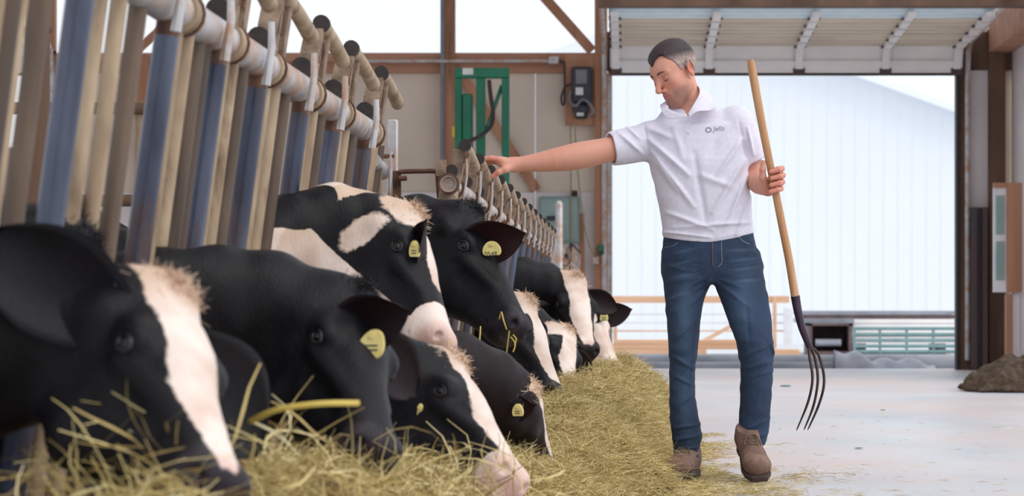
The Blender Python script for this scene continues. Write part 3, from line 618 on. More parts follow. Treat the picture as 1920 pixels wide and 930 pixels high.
SHF = [(1215,262,1290,330,.011,.008), (1222,285,1300,390,.010,.007), (1230,305,1268,360,.009,.006), (1212,240,1262,262,.012,.006),
       (1390,262,1345,330,.010,.007), (1396,300,1335,400,.011,.008), (1400,330,1362,420,.010,.007), (1406,370,1380,440,.010,.006),
       (1250,400,1335,432,.009,.006), (1262,428,1405,418,.008,.006), (1245,436,1330,446,.006,.006), (1310,330,1370,352,.013,.005),
       (1300,290,1322,420,.012,-.005), (1345,260,1330,300,.02,-.004), (1384,225,1400,300,.006,-.003), (1208,235,1216,285,.006,-.003),
       (1160,250,1205,290,.008,.006), (1175,238,1200,262,.007,.005), 
       (1402,240,1412,290,.007,.007),  (1262,240,1280,300,.012,.004)]
def sleeve(p, a, b_, ra, rb, inner):
    a = np.asarray(a, np.float32); b_ = np.asarray(b_, np.float32); t = (b_-a)/np.linalg.norm(b_-a)
    return seg(p, a, b_+t*.08, ra, rb), (p-b_) @ t, seg(p, a+(b_-a)*.55, b_+t*.2, inner, inner)
def shirt_fn(p):
    p = p.astype(np.float32)
    d = loft(p[:,2], p[:,0], p[:,1], TSO, 2.35)
    d = smin(d, seg(p, q(1232,258,.03), q(1375,236,.04), .056, .066), .04)
    d = smin(d, seg(p, q(1262,226,.035), q(1335,222,.035), .055, .05), .04)
    s1, c1, i1 = sleeve(p, q(1212,266,.03), q(1145,279,-.01), .074, .066, .0575)
    s2, c2, i2 = sleeve(p, q(1379,232,.04), q(1415,304,.05), .074, .052, .0465)
    # torso hem cut
    hem = p[:,2]-(q(1330,455)[2]+.02*((p[:,0]-q(1330,0)[0])/.18)**2+.02*np.clip((p[:,0]-q(1330,0)[0])/.18, 0, 1))
    d = smax(d, -hem, .004)
    inner = loft(p[:,2], p[:,0], p[:,1], TS, 2.3)+.005
    d = smax(d, -np.maximum(inner, hem-.03), .003)
    d = smin(d, smax(smax(s1, c1, .004), -np.maximum(i1, -c1-.03), .002), .022)
    d = smin(d, smax(smax(s2, c2, .004), -np.maximum(i2, -c2-.03), .002), .016)
    # V opening at the neck
    nk = chain(p, [q(1289,185,.045), q(1291,199,.05)], [.057, .048], .01)
    V = np.maximum(np.abs(p[:,0]-q(1290,0)[0]-(p[:,2]-q(0,215)[2])*.12)-np.clip((p[:,2]-q(0,217)[2])*.62, 0, .07), q(0,218)[2]-p[:,2])
    V = np.maximum(V, p[:,1]-(YM+.03)); d = smax(d, -V, .004)
    d = smax(d, -nk, .004)
    n1 = noise(p*np.array([1, 1, .7], np.float32), 13)*.008+noise(p, 34)*.002
    return d-2.1*folds(p, SHF)*(p[:,2] > q(0,452)[2])+n1*(hem > .01)
LEG1 = [(470,1243,1336), (520,1244,1334), (560,1246,1321), (600,1250,1314), (640,1253,1310), (680,1256,1305), (720,1254,1302), (760,1255,1305), (795,1257,1313), (822,1259,1317), (842,1264,1311), (868,1263,1310)]
LEG2 = [(470,1322,1424), (520,1334,1433), (560,1350,1441), (600,1365,1446), (640,1379,1449), (680,1388,1450), (720,1388,1448), (760,1387,1445), (800,1385,1442), (822,1388,1438), (838,1393,1433)]
def leg_st(L, ys, yv, dep):
    st = []
    for y, a, b_ in L[::-1]:
        dy = np.interp(y, ys, yv); A = q(a, y, dy); B = q(b_, y, dy); st.append((A[2], (A[0]+B[0])/2, (B[0]-A[0])/2, YM+dy, np.interp(y, (470, 560, 660, 780, 870), dep)))
    return st
L1 = leg_st(LEG1, (470, 650, 868), (.03, -.05, -.09), (.115, .10, .078, .068, .066))
L2 = leg_st(LEG2, (470, 650, 838), (.03, -.16, -.17), (.115, .10, .082, .07, .066))
HIP = [(z, cx, hx, cy, hy) for (z, cx, hx, cy, hy) in [(q(0,530)[2], (q(1243,0)[0]+q(1430,0)[0])/2, .19, YM+.02, .118), (q(0,500)[2], (q(1243,0)[0]+q(1426,0)[0])/2, .197, YM+.02, .125), (q(0,470)[2], (q(1243,0)[0]+q(1420,0)[0])/2, .188, YM+.02, .123), (q(0,428)[2], (q(1246,0)[0]+q(1414,0)[0])/2, .178, YM+.02, .114)]]
JF = [(1300,600,1262,640,.008,.006), (1256,665,1300,690,.008,.008), (1300,668,1262,712,.007,.008), (1258,700,1300,722,.006,.006), (1300,735,1268,760,.007,.006),
      (1262,800,1312,792,.006,.009), (1262,822,1316,812,.006,.009), (1264,842,1312,834,.005,.008), (1268,858,1308,852,.004,.005),
      (1384,668,1446,640,.008,.009), (1388,690,1448,672,.007,.008), (1400,705,1449,690,.006,.006), (1440,640,1450,668,.007,.010), (1392,800,1440,780,.006,.006), (1390,820,1438,806,.005,.007),
      (1337,525,1300,545,.007,.006), (1337,530,1290,575,.008,.006), (1340,522,1390,540,.007,.006), (1342,530,1400,575,.008,.006), (1250,500,1300,510,.006,.004), (1250,530,1310,520,.006,.004), (1370,500,1425,495,.006,.004), (1372,520,1430,515,.006,.004),
      (1336,460,1336,505,.005,.005), (1320,520,1262,560,.007,.004), (1306,600,1288,780,.006,.004), (1395,560,1400,650,.008,-.004)]
def jeans_fn(p):
    p = p.astype(np.float32)
    a = loft(p[:,2], p[:,0], p[:,1], L1, 2.1); b_ = loft(p[:,2], p[:,0], p[:,1], L2, 2.1)
    d = smin(a, b_, .012); d = smin(d, loft(p[:,2], p[:,0], p[:,1], HIP, 2.3), .02)
    z1 = L1[0][0]; z2 = L2[0][0]
    for st, zb, r in ((L1, z1, .012), (L2, z2, .012)):                # hollow hems
        c = st[0]; e = np.sqrt(((p[:,0]-c[1])/(c[2]-.006))**2+((p[:,1]-c[3])/(c[4]-.006))**2)-1
        d = smax(d, -np.maximum(e*.05, p[:,2]-(zb+.04)), .002)
    n1 = noise(p*np.array([1, 1, 1.5], np.float32), 22)*.006+noise(p, 50)*.0015
    return d-folds(p, JF)+n1
BR = {}
def boot_frame(ank, toe, up=(0,0,1)):
    f = np.array(toe)-np.array(ank); return frame(f, up)
B1o = P(1287, 900, YM-.06); B1R = frame((-.30, -1, -.0), (0, 0, 1)); B1o = np.array([B1o[0], YM-.115, .012])
B2o = P(1403, 858, YM-.2); B2R = frame((.14, -.86, -.38), (0, -.4, 1))
def boot_u(h):
    d = loft(h[:,0], h[:,1], h[:,2], [(-.085,0,.034,.07,.05), (-.04,0,.038,.06,.045), (.05,.0,.044,.055,.04), (.13,.002,.052,.052,.036), (.17,.004,.05,.048,.032), (.205,.004,.036,.042,.022)], 2.4)
    d = smin(d, seg(h, (-.035, 0, .07), (-.035, 0, .15), .045, .045), .03)
    d = smin(d, seg(h, (.02, 0, .085), (.10, 0, .062), .034, .03), .03)
    d = smin(d, ell(h, (.158, .002, .052), (.052, .050, .036)), .012)
    d = smax(d, h[:,2]-.115, .006); d = smax(d, .022-h[:,2], .004)
    d += .0025*np.exp(-((h[:,0]-.105-.5*h[:,1]**2*8)/.004)**2)
    return d+noise(h, 60)*.002
def boot_s(h):
    w_ = np.interp(h[:,0], (-.095, -.05, .0, .05, .13, .18, .222), (.03, .04, .038, .045, .056, .052, .03))
    e = np.maximum(np.abs(h[:,1]-.002)-w_, np.maximum(-.095-h[:,0], h[:,0]-.222))
    lo = np.where(h[:,0] < -.005, .0, .006); d = smax(e, np.maximum(h[:,2]-.030, lo-h[:,2]), .006); return d
man = thing('person', (float(q(1335,0)[0]), YM, 0.0), 'man in white polo shirt and blue jeans walking with a fork and touching the railing', 'person')
# skin
m, nt, b = new_mat('skin'); L = nt.links.new
c = mixc(nt, ramp(nt, attr_node(nt, 'red'), 0, 1), lin((216,160,138)), lin((206,118,98)))
no = N(nt, 'ShaderNodeTexNoise'); no.inputs['Scale'].default_value = 40; L(coords(nt), no.inputs['Vector'])
c = mixc(nt, madd(nt, 'MULTIPLY', no.outputs['Fac'], .25), c, lin((206,138,116)))
c = mixc(nt, madd(nt, 'MULTIPLY', attr_node(nt, 'lip'), .8), c, lin((176,92,98)))
n2 = N(nt, 'ShaderNodeTexNoise'); n2.inputs['Scale'].default_value = 900; L(coords(nt), n2.inputs['Vector'])
c = mixc(nt, madd(nt, 'MULTIPLY', attr_node(nt, 'beard_socket_shade'), ramp(nt, n2.outputs['Fac'], .25, .7)), c, lin((96,72,66)))
L(c, b.inputs['Base Color']); b.inputs['Roughness'].default_value = .48; b.inputs['Subsurface Weight'].default_value = .08; b.inputs['Subsurface Radius'].default_value = (.02,.008,.004); b.inputs['Subsurface Scale'].default_value = .5; M['skin'] = m
lo = np.array([q(878,0)[0], YM-.22, q(0,452)[2]]); hi = np.array([q(1482,0)[0], YM+.20, q(0,66)[2]])
v, Q = sdf_mesh(body_fn, lo, hi, .0030); v = relax(v, Q, 1, .4)
h = to_head(v.astype(np.float32)); ay = np.abs(h[:,1]); inh = np.linalg.norm(h, axis=1) < .19
me = fast_mesh('body', v, Q)
def blob(c, r, s=1.0): return np.exp(-(((h*[1,0,1]+np.stack([0*ay, ay, 0*ay], 1)-np.array(c))/np.array(r))**2).sum(1)*s)*inh
attr(me, 'lip', np.clip(blob((.098, 0, -.0575), (.014, .021, .0085))*1.6, 0, 1))
brd = np.clip((-.036-h[:,2])/.02, 0, 1)*np.clip((h[:,0]-.012)/.03, 0, 1)*(h[:,2] > -.125)*inh*np.clip((h[:,2]+.125)/.02, 0, 1)
attr(me, 'beard_socket_shade', np.clip(brd*.95+.28*blob((.088, .033, .010), (.02, .02, .016)), 0, 1)*(1-np.clip(blob((.098, 0, -.0575), (.014, .02, .008))*1.8, 0, 1)))  # stubble, plus eye-socket shade painted into the skin colour
knu = np.zeros(len(v))
attr(me, 'red', np.clip(.25*noise(v, 14)+.15+blob((-.012, .084, .0), (.025, .015, .035))*.9+blob((.108, 0, -.02), (.02, .02, .02))*.5+blob((.065, .045, -.02), (.03, .03, .03))*.35+(np.minimum(np.abs(v[:,0]-q(1455,0)[0]), np.abs(v[:,0]-q(915,0)[0])) < .05)*.35*(v[:,2] < q(0,280)[2]), 0, 1))
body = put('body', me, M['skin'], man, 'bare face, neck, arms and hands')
# hair
def hair_fn(p):
    hh = to_head(p.astype(np.float32)); d = head_d(hh); x, y, z = hh[:,0], np.abs(hh[:,1]), hh[:,2]
    thick = .0045+.009*np.clip((z-.07)/.05, 0, 1)
    line = np.interp(x, (-.12, -.06, -.022, -.018, .012, .026, .040, .062, .085, .11), (-.045, -.05, -.02, .035, .012, .012, .060, .094, .094, .09))
    line = line-.020*np.clip(1-y/.018, 0, 1)*(x > .05)+.012*np.exp(-((y-.042)/.014)**2)*(x > .035)
    return np.maximum(np.maximum(d-thick, (line-z)*.75), -(d+.004))+noise(hh, 220)*.0022
v, Q = sdf_mesh(hair_fn, HC-.15, HC+.16, .0026); h = to_head(v.astype(np.float32)); me = fast_mesh('hair', v, Q)
attr(me, 'grey', np.clip(1-(h[:,2]-.045-.25*np.clip(h[:,0],-.1,.05))/.035, 0, 1)*np.clip((np.abs(h[:,1])-.03)/.03+(h[:,0] < -.05), 0, 1))
m, nt, b = new_mat('short_hair'); L = nt.links.new
no = N(nt, 'ShaderNodeTexNoise'); no.inputs['Scale'].default_value = 260; no.inputs['Detail'].default_value = 8; L(coords(nt, (1, 1, .35)), no.inputs['Vector'])
c = mixc(nt, attr_node(nt, 'grey'), lin((62,46,48)), lin((132,110,104))); c = mixc(nt, ramp(nt, no.outputs['Fac'], .35, .7), c, mixc(nt, attr_node(nt, 'grey'), lin((38,28,32)), lin((196,174,166))))
L(c, b.inputs['Base Color']); b.inputs['Roughness'].default_value = .6
bp = N(nt, 'ShaderNodeBump'); bp.inputs['Strength'].default_value = .9; bp.inputs['Distance'].default_value = .003; L(no.outputs['Fac'], bp.inputs['Height']); L(bp.outputs[0], b.inputs['Normal'])
put('hair', me, m, man, 'short dark brown hair greying at the sides')
M['brow'] = pmat('brow_hair', (108,80,70), (88,64,58), .8)
for s in (1, -1):
    hp = np.array([(.098-.0*t+(.0)*t, s*(.014+.034*t), .037+.006*math.sin(2.4*t)-.004*t) for t in np.linspace(0, 1, 9)])
    g = []
    for pt in hp:                                                   # drop each point onto the brow
        pt = pt.copy(); pt[0] = .12
        for _ in range(30):
            dd = float(head_d(pt[None].astype(np.float32))[0]); pt[0] -= dd*.8
        g.append(from_head(pt+np.array([.0, 0, 0])))
    obj('eyebrow', MB().tube(g, [.0022, .0042, .0048, .0046, .0042, .0036, .003, .0024, .0014], 8), M['brow'], man)
    ls = []
    for t in np.linspace(0, 1, 7):
        pt = np.array([.12, s*(.0215+.0235*t), .0045-.0035*math.sin(math.pi*t)+.001*t])
        for _ in range(30): pt[0] -= float(head_d(pt[None].astype(np.float32))[0])*.8
        ls.append(from_head(pt))
    obj('eyelashes', MB().tube(ls, [.001, .0018, .0022, .0023, .0022, .002, .001], 6), M['brow'], man)
# shirt
M['shirt'] = pmat('white_knit_cotton', (226,224,238), (218,216,232), .85, 0, 60, bump=.12, bscale=700)
lo = np.array([q(1118,0)[0], YM-.18, q(0,464)[2]]); hi = np.array([q(1450,0)[0], YM+.22, q(0,170)[2]])
v, Q = sdf_mesh(shirt_fn, lo, hi, .0034); v = relax(v, Q, 2, .4); shirt_me = fast_mesh('polo_shirt', v, Q)
shirt = put('polo_shirt', shirt_me, M['shirt'], man, 'white short-sleeved polo shirt')
def ontorso(px, py, off=.0):
    lo_, hi_ = YM-.25, YM+.02
    ys = np.linspace(lo_, hi_, 500); pts = np.stack([(px-VX)*ys/F, ys, CAMZ-(py-VY)*ys/F], 1).astype(np.float32); d = shirt_fn(pts)
    k = np.argmax(d < 0); 
    if not (d < 0).any(): k = 250
    yy = ys[k]-off; return np.array([(px-VX)*yy/F, yy, CAMZ-(py-VY)*yy/F])
# collar: two folded leaves round the neck
inn = [(1290,216,-.108), (1300,198,-.088), (1311,176,-.035), (1308,163,.03), (1296,160,.09), (1276,166,.10), (1258,186,.05), (1252,203,-.03), (1267,212,-.085), (1288,217,-.108)]
out = [(1293,219,-.116), (1308,209,-.112), (1335,206,-.075), (1340,186,.0), (1312,176,.09), (1272,182,.10), (1243,194,.05), (1238,201,-.02), (1252,222,-.085), (1287,219,-.114)]
nI = spl(inn, 61); nO = spl(out, 61); rows = []
for k in range(7):
    t = k/6; r = nI*(1-t)+nO*t; bul = math.sin(math.pi*min(1, t*1.1+.12))*4; rows.append([q(a, b_-bul*(.9-.5*t), dy-.006) for a, b_, dy in r])
V_ = np.array(rows).reshape(-1, 3); n = 61; fs = [(i*n+k, i*n+k+1, (i+1)*n+k+1, (i+1)*n+k) for i in range(6) for k in range(n-1)]
me = mesh_data('collar', V_, fs); col_o = put('collar', me, M['shirt'], shirt, 'white turned-down collar'); md = col_o.modifiers.new('thick', 'SOLIDIFY'); md.thickness = .004; md.offset = 0; md = col_o.modifiers.new('sub', 'SUBSURF'); md.levels = 1; md.render_levels = 1
# placket and buttons
pk = MB(); cs = [ontorso(1291+.04*i*3, 221+4.3*i, .0015) for i in range(11)]
vs = []
for c_ in cs: vs += [c_+[-.013, .001, 0], c_+[.013, .001, 0]]
pk.add(np.array(vs+[x+[0, .004, 0] for x in vs]), [(2*i, 2*i+1, 2*i+3, 2*i+2) for i in range(10)]+[(22+2*i+1, 22+2*i, 22+2*i+2, 22+2*i+3) for i in range(10)]+[(2*i, 2*i+2, 24+2*i, 22+2*i) for i in range(10)]+[(2*i+3, 2*i+1, 23+2*i, 25+2*i) for i in range(10)]+[(20, 21, 43, 42)])
obj('placket', pk, M['shirt'], shirt)
for yb in (231, 248): c_ = ontorso(1291.5, yb, .004); obj('button', MB().tube([c_, c_+[0, -.0025, 0]], .0052, 12), M['white_paint'], shirt)
# chest logo: grey lettering and the ring of leaves beside it
M['logo'] = pmat('grey_print', (146,142,166), (136,132,156), .8)
def flat_text(body, size, name):
    cu = bpy.data.curves.new(name, 'FONT'); cu.body = body; cu.size = size; cu.extrude = .0; o = bpy.data.objects.new(name, cu); COL.objects.link(o)
    dg = bpy.context.evaluated_depsgraph_get(); me = bpy.data.meshes.new_from_object(o.evaluated_get(dg)); bpy.data.objects.remove(o); return me
def text_on(body, size, fn, name, mat, parent, slant=0, label=None):   # fn maps (x,y) in metres to a world point
    me = flat_text(body, size, name)
    bm = bmesh.new(); bm.from_mesh(me); bmesh.ops.triangulate(bm, faces=bm.faces)
    for _ in range(1): bmesh.ops.subdivide_edges(bm, edges=[e for e in bm.edges if e.calc_length() > size*.25], cuts=1)
    for vv in bm.verts: vv.co = Vector(fn(vv.co.x+slant*vv.co.y, vv.co.y))
    bm.to_mesh(me); bm.free(); return put(name, me, mat, parent, label)
S_ = F/YM
text_on('Jefo', .029, lambda x, y: ontorso(1337+x*S_, 246-y*S_-x*S_*.06, .0012), 'chest_lettering', M['logo'], shirt, .12, 'small grey lettering on the chest')
mb = MB()
for k in range(7):
    a = 2*math.pi*k/7+.3; cx, cy = 1328.5+4.8*math.cos(a), 243.5-4.0*math.sin(a); poly = []
    for j in range(8):
        t = 2*math.pi*j/8; ex, ey = 2.5*math.cos(t), 1.1*math.sin(t); poly.append(ontorso(cx+ex*math.cos(a+1.9)-ey*math.sin(a+1.9), cy-ex*math.sin(a+1.9)-ey*math.cos(a+1.9), .0012))
    mb.prism(poly, (0, -.0006, 0))
obj('chest_emblem', mb, M['logo'], shirt, 'small grey ring of leaves', smooth=False)
# jeans
m, nt, b = new_mat('blue_denim'); L = nt.links.new; vec = coords(nt, (1, 1, 1))
no = N(nt, 'ShaderNodeTexNoise'); no.inputs['Scale'].default_value = 5; no.inputs['Detail'].default_value = 5; L(vec, no.inputs['Vector'])
n3 = N(nt, 'ShaderNodeTexNoise'); n3.inputs['Scale'].default_value = 420; n3.inputs['Detail'].default_value = 3; L(coords(nt, (1, 1, .4)), n3.inputs['Vector'])
c = mixc(nt, ramp(nt, no.outputs['Fac'], .35, .7), lin((22,38,64)), lin((34,56,86))); c = mixc(nt, madd(nt, 'MULTIPLY', ramp(nt, n3.outputs['Fac'], .4, .75), .16), c, lin((112,140,168)))
c = mixc(nt, attr_node(nt, 'worn'), c, lin((88,116,146))); L(c, b.inputs['Base Color']); b.inputs['Roughness'].default_value = .85
bp = N(nt, 'ShaderNodeBump'); bp.inputs['Strength'].default_value = .25; bp.inputs['Distance'].default_value = .002; L(n3.outputs['Fac'], bp.inputs['Height']); L(bp.outputs[0], b.inputs['Normal']); M['denim'] = m
lo = np.array([q(1232,0)[0], YM-.30, q(0,880)[2]]); hi = np.array([q(1462,0)[0], YM+.20, q(0,415)[2]])
v, Q = sdf_mesh(jeans_fn, lo, hi, .0042); v = relax(v, Q, 1, .4); me = fast_mesh('jeans', v, Q)
pxv = v[:,0]*F/v[:,1]+VX; pyv = VY-(v[:,2]-CAMZ)*F/v[:,1]
wn = .35*np.exp(-(((pxv-1282)/16)**2+((pyv-585)/60)**2))+.3*np.exp(-(((pxv-1392)/18)**2+((pyv-565)/55)**2))+.25*np.exp(-((pxv-1285)/18)**2-((pyv-740)/70)**2)
for (x0, y0, x1, y1) in ((1250,478,1318,462), (1252,500,1310,484), (1250,522,1308,512), (1252,560,1296,546), (1355,470,1420,468), (1358,490,1425,484), (1362,508,1428,500), (1372,528,1430,524)):
    t = np.clip((pxv-x0)/(x1-x0), 0, 1); wn += .30*np.exp(-((pyv-(y0+(y1-y0)*t))/2.6)**2)*np.sin(np.pi*t)
wn += .5*np.exp(-((pyv-(865-.0*pxv))/1.2)**2)*(pxv < 1330)+.5*np.exp(-((pyv-834.5)/1.2)**2)*(pxv > 1330)
attr(me, 'worn', np.clip(wn, 0, 1)*(v[:,1] < YM+.06)); jeans = put('jeans', me, M['denim'], man, 'blue denim jeans')
M['stitch'] = pmat('pale_stitching', (176,184,190), (150,150,150), .8); M['orange_stitch'] = pmat('orange_stitching', (176,116,70), (150,96,60), .8)
def onjeans(px, py, off):
    ys = np.linspace(YM-.3, YM+.1, 700); pts = np.stack([(px-VX)*ys/F, ys, CAMZ-(py-VY)*ys/F], 1).astype(np.float32); d = jeans_fn(pts); k = np.argmax(d < 0) if (d < 0).any() else 350
    yy = ys[k]-off; return np.array([(px-VX)*yy/F, yy, CAMZ-(py-VY)*yy/F])
for pts, mt in (([(1246,464),(1256,462),(1266,459),(1271,454)], 'stitch'), ([(1385,440),(1389,448),(1399,455),(1418,460)], 'stitch'), ([(1336,456),(1336,480),(1337,500)], 'orange_stitch'), ([(1353,452),(1353,475),(1354,492),(1346,500)], 'stitch')):
    pp = spl([(a, b_, 0) for a, b_ in pts], 10); obj('stitching', MB().tube([onjeans(a, b_, .0005) for a, b_, _ in pp], .0009, 6), M[mt], jeans)
c_ = onjeans(1251, 457, 0); obj('rivet', MB().tube([c_, c_+[0, -.003, 0]], .004, 10), M['rust'], jeans)
# boots
M['boot'] = pmat('dusty_brown_leather', (128,98,84), (104,78,68), .72, 0, 18, bump=.3, bscale=60, c3=(150,128,112), s3=10, t3=(.5,.7))
M['sole'] = pmat('dark_rubber_sole', (74,60,54), (58,46,42), .85, 0, 20, bump=.3)
M['lace'] = pmat('brown_lace', (120,98,84), (92,72,60), .8, 0, 60)
for (o_, R_) in ((B1o, B1R), (B2o, B2R)):
    loc = lambda p: (p-o_.astype(np.float32)) @ R_.astype(np.float32)
    wld = lambda x: np.asarray(x) @ R_.T+o_
    v, Q = sdf_mesh(lambda h: boot_u(h.astype(np.float32)), (-.13,-.08,.0), (.24,.08,.17), .004); bo = put('boot', fast_mesh('boot', wld(v), Q), M['boot'], man, 'scuffed brown leather work boot')
    v, Q = sdf_mesh(lambda h: boot_s(h.astype(np.float32)), (-.12,-.08,-.02), (.24,.08,.05), .004); put('sole', fast_mesh('sole', wld(v), Q), M['sole'], bo)
    def onboot(x, y):
        z = .16
        for _ in range(40): z -= float(boot_u(np.array([[x, y, z]], np.float32))[0])*.7
        return wld((x, y, z+.002))
    lc = MB()
    for k in range(4):
        x = .035+.018*k
        for s in (1, -1): lc.tube([onboot(x+s*(t-.5)*.014, (t-.5)*.042) for t in np.linspace(0, 1, 6)], .0022, 6)
    for s in (1, -1): lc.tube([onboot(.03, 0), onboot(.045, s*.018)+[0,0,.008], onboot(.07, s*.032)+[0,0,.004], onboot(.085, s*.03)], .0022, 6)
    obj('laces', lc, M['lace'], bo)
# fork
M['ash'] = pmat('ash_wood_handle', (206,160,118), (182,132,92), .5, 0, 30, (1,1,.06), .05, 60, 6, (.3,.7), (150,104,70), 12, (.58,.75))
M['ferrule'] = pmat('dark_painted_ferrule', (74,58,76), (58,44,58), .4, .4, 20, c3=(150,122,98), s3=6, t3=(.62,.7))
M['tine'] = pmat('worn_steel_tine', (84,66,62), (62,48,46), .45, .5, 30)
fork = thing('manure_fork', tuple(q(1512,805,-.02)), 'long wooden-handled fork with three curved dark tines held upright by the man', 'fork')
hp = spl([list(t) for t in HP], 40); obj('handle', MB().tube(hp, np.interp(np.linspace(0, 1, 40), [0, .02, .06, .5, 1], [.012, .0155, .0168, .0152, .0165]), 16), M['ash'], fork, 'turned wooden handle')
fe = spl([q(1491,555,-.11), q(1496,583,-.105), q(1503,612,-.10), (q(1511,634,-.09)), q(1518,651,-.08)], 20); obj('ferrule', MB().tube(fe, np.linspace(.0185, .012, 20), 16), M['ferrule'], fork, 'dark steel socket')
for pts in ([(1516,649,-.08),(1518,668,-.11),(1523,700,-.13),(1522,725,-.12),(1513,760,-.08),(1493,808,.0)],
            [(1519,650,-.08),(1527,668,-.08),(1533,700,-.085),(1532,728,-.08),(1524,765,-.05),(1507,807,.02)],
            [(1520,650,-.08),(1534,664,-.05),(1544,698,-.04),(1544,728,-.04),(1533,765,-.01),(1514,807,.05)]):
    t = spl([q(*x) for x in pts], 36); obj('tine', MB().tube(t, np.interp(np.linspace(0, 1, 36), [0, .1, .8, .97, 1], [.0055, .0062, .0052, .0028, .0006]), 10), M['tine'], fork)
# ---------------------------------------------------------------- the cows
m, nt, b = new_mat('holstein_coat'); L = nt.links.new
no = N(nt, 'ShaderNodeTexNoise'); no.inputs['Scale'].default_value = 34; no.inputs['Detail'].default_value = 7; no.inputs['Roughness'].default_value = .7; L(coords(nt), no.inputs['Vector'])
wv = madd(nt, 'ADD', attr_node(nt, 'white'), madd(nt, 'MULTIPLY', madd(nt, 'SUBTRACT', no.outputs['Fac'], .5), .55))
f_ = ramp(nt, wv, .44, .56)
n2 = N(nt, 'ShaderNodeTexNoise'); n2.inputs['Scale'].default_value = 9; n2.inputs['Detail'].default_value = 6; L(coords(nt), n2.inputs['Vector'])
blk = mixc(nt, ramp(nt, n2.outputs['Fac'], .35, .7), lin((11,10,14)), lin((24,22,29))); blk = mixc(nt, attr_node(nt, 'brown'), blk, lin((50,26,28)))
wht = mixc(nt, ramp(nt, n2.outputs['Fac'], .4, .7), lin((238,222,212)), lin((214,186,170))); wht = mixc(nt, attr_node(nt, 'cream'), wht, lin((206,176,150)))
c = mixc(nt, f_, blk, wht); c = mixc(nt, madd(nt, 'MULTIPLY', attr_node(nt, 'pink'), .85), c, lin((206,148,140)))
c = mixc(nt, attr_node(nt, 'nose'), c, lin((44,38,44)))
L(c, b.inputs['Base Color']); b.inputs['Roughness'].default_value = .5; b.inputs['Specular IOR Level'].default_value = .22; b.inputs['Sheen Weight'].default_value = .0; b.inputs['Sheen Roughness'].default_value = .4
n4 = N(nt, 'ShaderNodeTexNoise'); n4.inputs['Scale'].default_value = 150; n4.inputs['Detail'].default_value = 4; L(coords(nt, (1, 1, .35)), n4.inputs['Vector'])
bp = N(nt, 'ShaderNodeBump'); bp.inputs['Strength'].default_value = .45; bp.inputs['Distance'].default_value = .004; L(n4.outputs['Fac'], bp.inputs['Height']); L(bp.outputs[0], b.inputs['Normal']); M['coat'] = m
M['eye'] = pmat('dark_wet_eye', (20,16,20), (30,22,26), .06, 0, 5); M['tag'] = pmat('yellow_ear_tag', (226,212,140), (208,190,116), .5, 0, 30)
M['lid'] = pmat('dark_eyelid', (34,28,34), (24,20,24), .4, 0, 5); M['ink'] = pmat('tag_ink', (58,54,60), (46,44,50), .7)
HS = [(-.02,0,.066,-.095,.072), (.03,0,.088,-.108,.110), (.09,0,.100,-.138,.150), (.15,0,.103,-.148,.157), (.21,0,.090,-.146,.140), (.27,0,.072,-.138,.114), (.34,0,.064,-.132,.092), (.41,0,.068,-.132,.077), (.47,0,.075,-.134,.067), (.505,0,.065,-.134,.052)]
GS = 1.13
def cowhead(h):
    ay = h.copy(); ay[:,1] = np.abs(ay[:,1])
    d = loft(h[:,0], h[:,1], h[:,2], HS, 2.5)
    d = smin(d, ell(ay, (-.005, 0, -.015), (.055, .075, .055)), .04)                         # poll
    d = smin(d, ell(ay, (.145, .088, -.048), (.045, .028, .028)), .03)                     # brow over the eye
    d = smax(d, -ell(ay, (.160, .120, -.064), (.030, .020, .020)), .010)
    d = smin(d, seg(ay, (.16, .062, -.25), (.07, .05, -.235), .042, .04), .05)               # jaw angle
    d = smin(d, seg(ay, (.17, .086, -.092), (.34, .050, -.078), .020, .014), .02); d = smax(d, -seg(ay, (.24, .100, -.135), (.36, .078, -.125), .016, .010), .03); d = smax(d, -ell(h, (.20, 0, .016), (.10, .035, .012)), .02)            # cheek ridge
    d = smin(d, ell(ay, (.478, .042, -.105), (.036, .032, .034)), .025)                    # nostril wing
    d = smax(d, -ell(ay, (.506, .050, -.100), (.016, .012, .013)), .008)
    d = smin(d, ell(ay, (.455, 0, -.170), (.045, .048, .026)), .02)                        # lower lip
    d = smax(d, -seg(ay, (.53, .02, -.152), (.40, .075, -.165), .0045, .003), .005)        # mouth line
    d = smin(d, ell(ay, (.04, .095, -.07), (.035, .03, .03)), .03); return d
def trunk(p, x0, y0, zt=1.38, zg=-.32):
    k = (zt-zg)/1.38; p = (p-np.array([x0, y0, zg], np.float32))/np.float32(k); x0 = y0 = 0.0; zt = 1.38
    st = [(x0-1.72,y0,.14,zt-.30,.20), (x0-1.6,y0,.24,zt-.34,.31), (x0-1.35,y0,.29,zt-.37,.36), (x0-.9,y0,.33,zt-.42,.40), (x0-.4,y0,.27,zt-.40,.39), (x0-.1,y0,.20,zt-.37,.34), (x0+.08,y0,.13,zt-.36,.24)]
    d = loft(p[:,0], p[:,1], p[:,2], st, 2.1)
    for (x, s, f) in ((-.18, 1, 0), (-.18, -1, 0), (-1.48, 1, 1), (-1.48, -1, 1)):
        y = y0+s*.16; X_ = x0+x
        pts = [(X_, y, zt-.55), (X_+.02, y, .62), (X_+.0, y, .42), (X_+.01, y, .12), (X_+.03, y, .05)] if not f else [(X_+.05, y, zt-.5), (X_+.12, y, .75), (X_-.10, y, .50), (X_-.04, y, .14), (X_, y, .05)]
        d = smin(d, chain(p, pts, [.14, .075, .052, .042, .062], .03), .05)
    return smax(d, -p[:,2]+.0, .01)*k
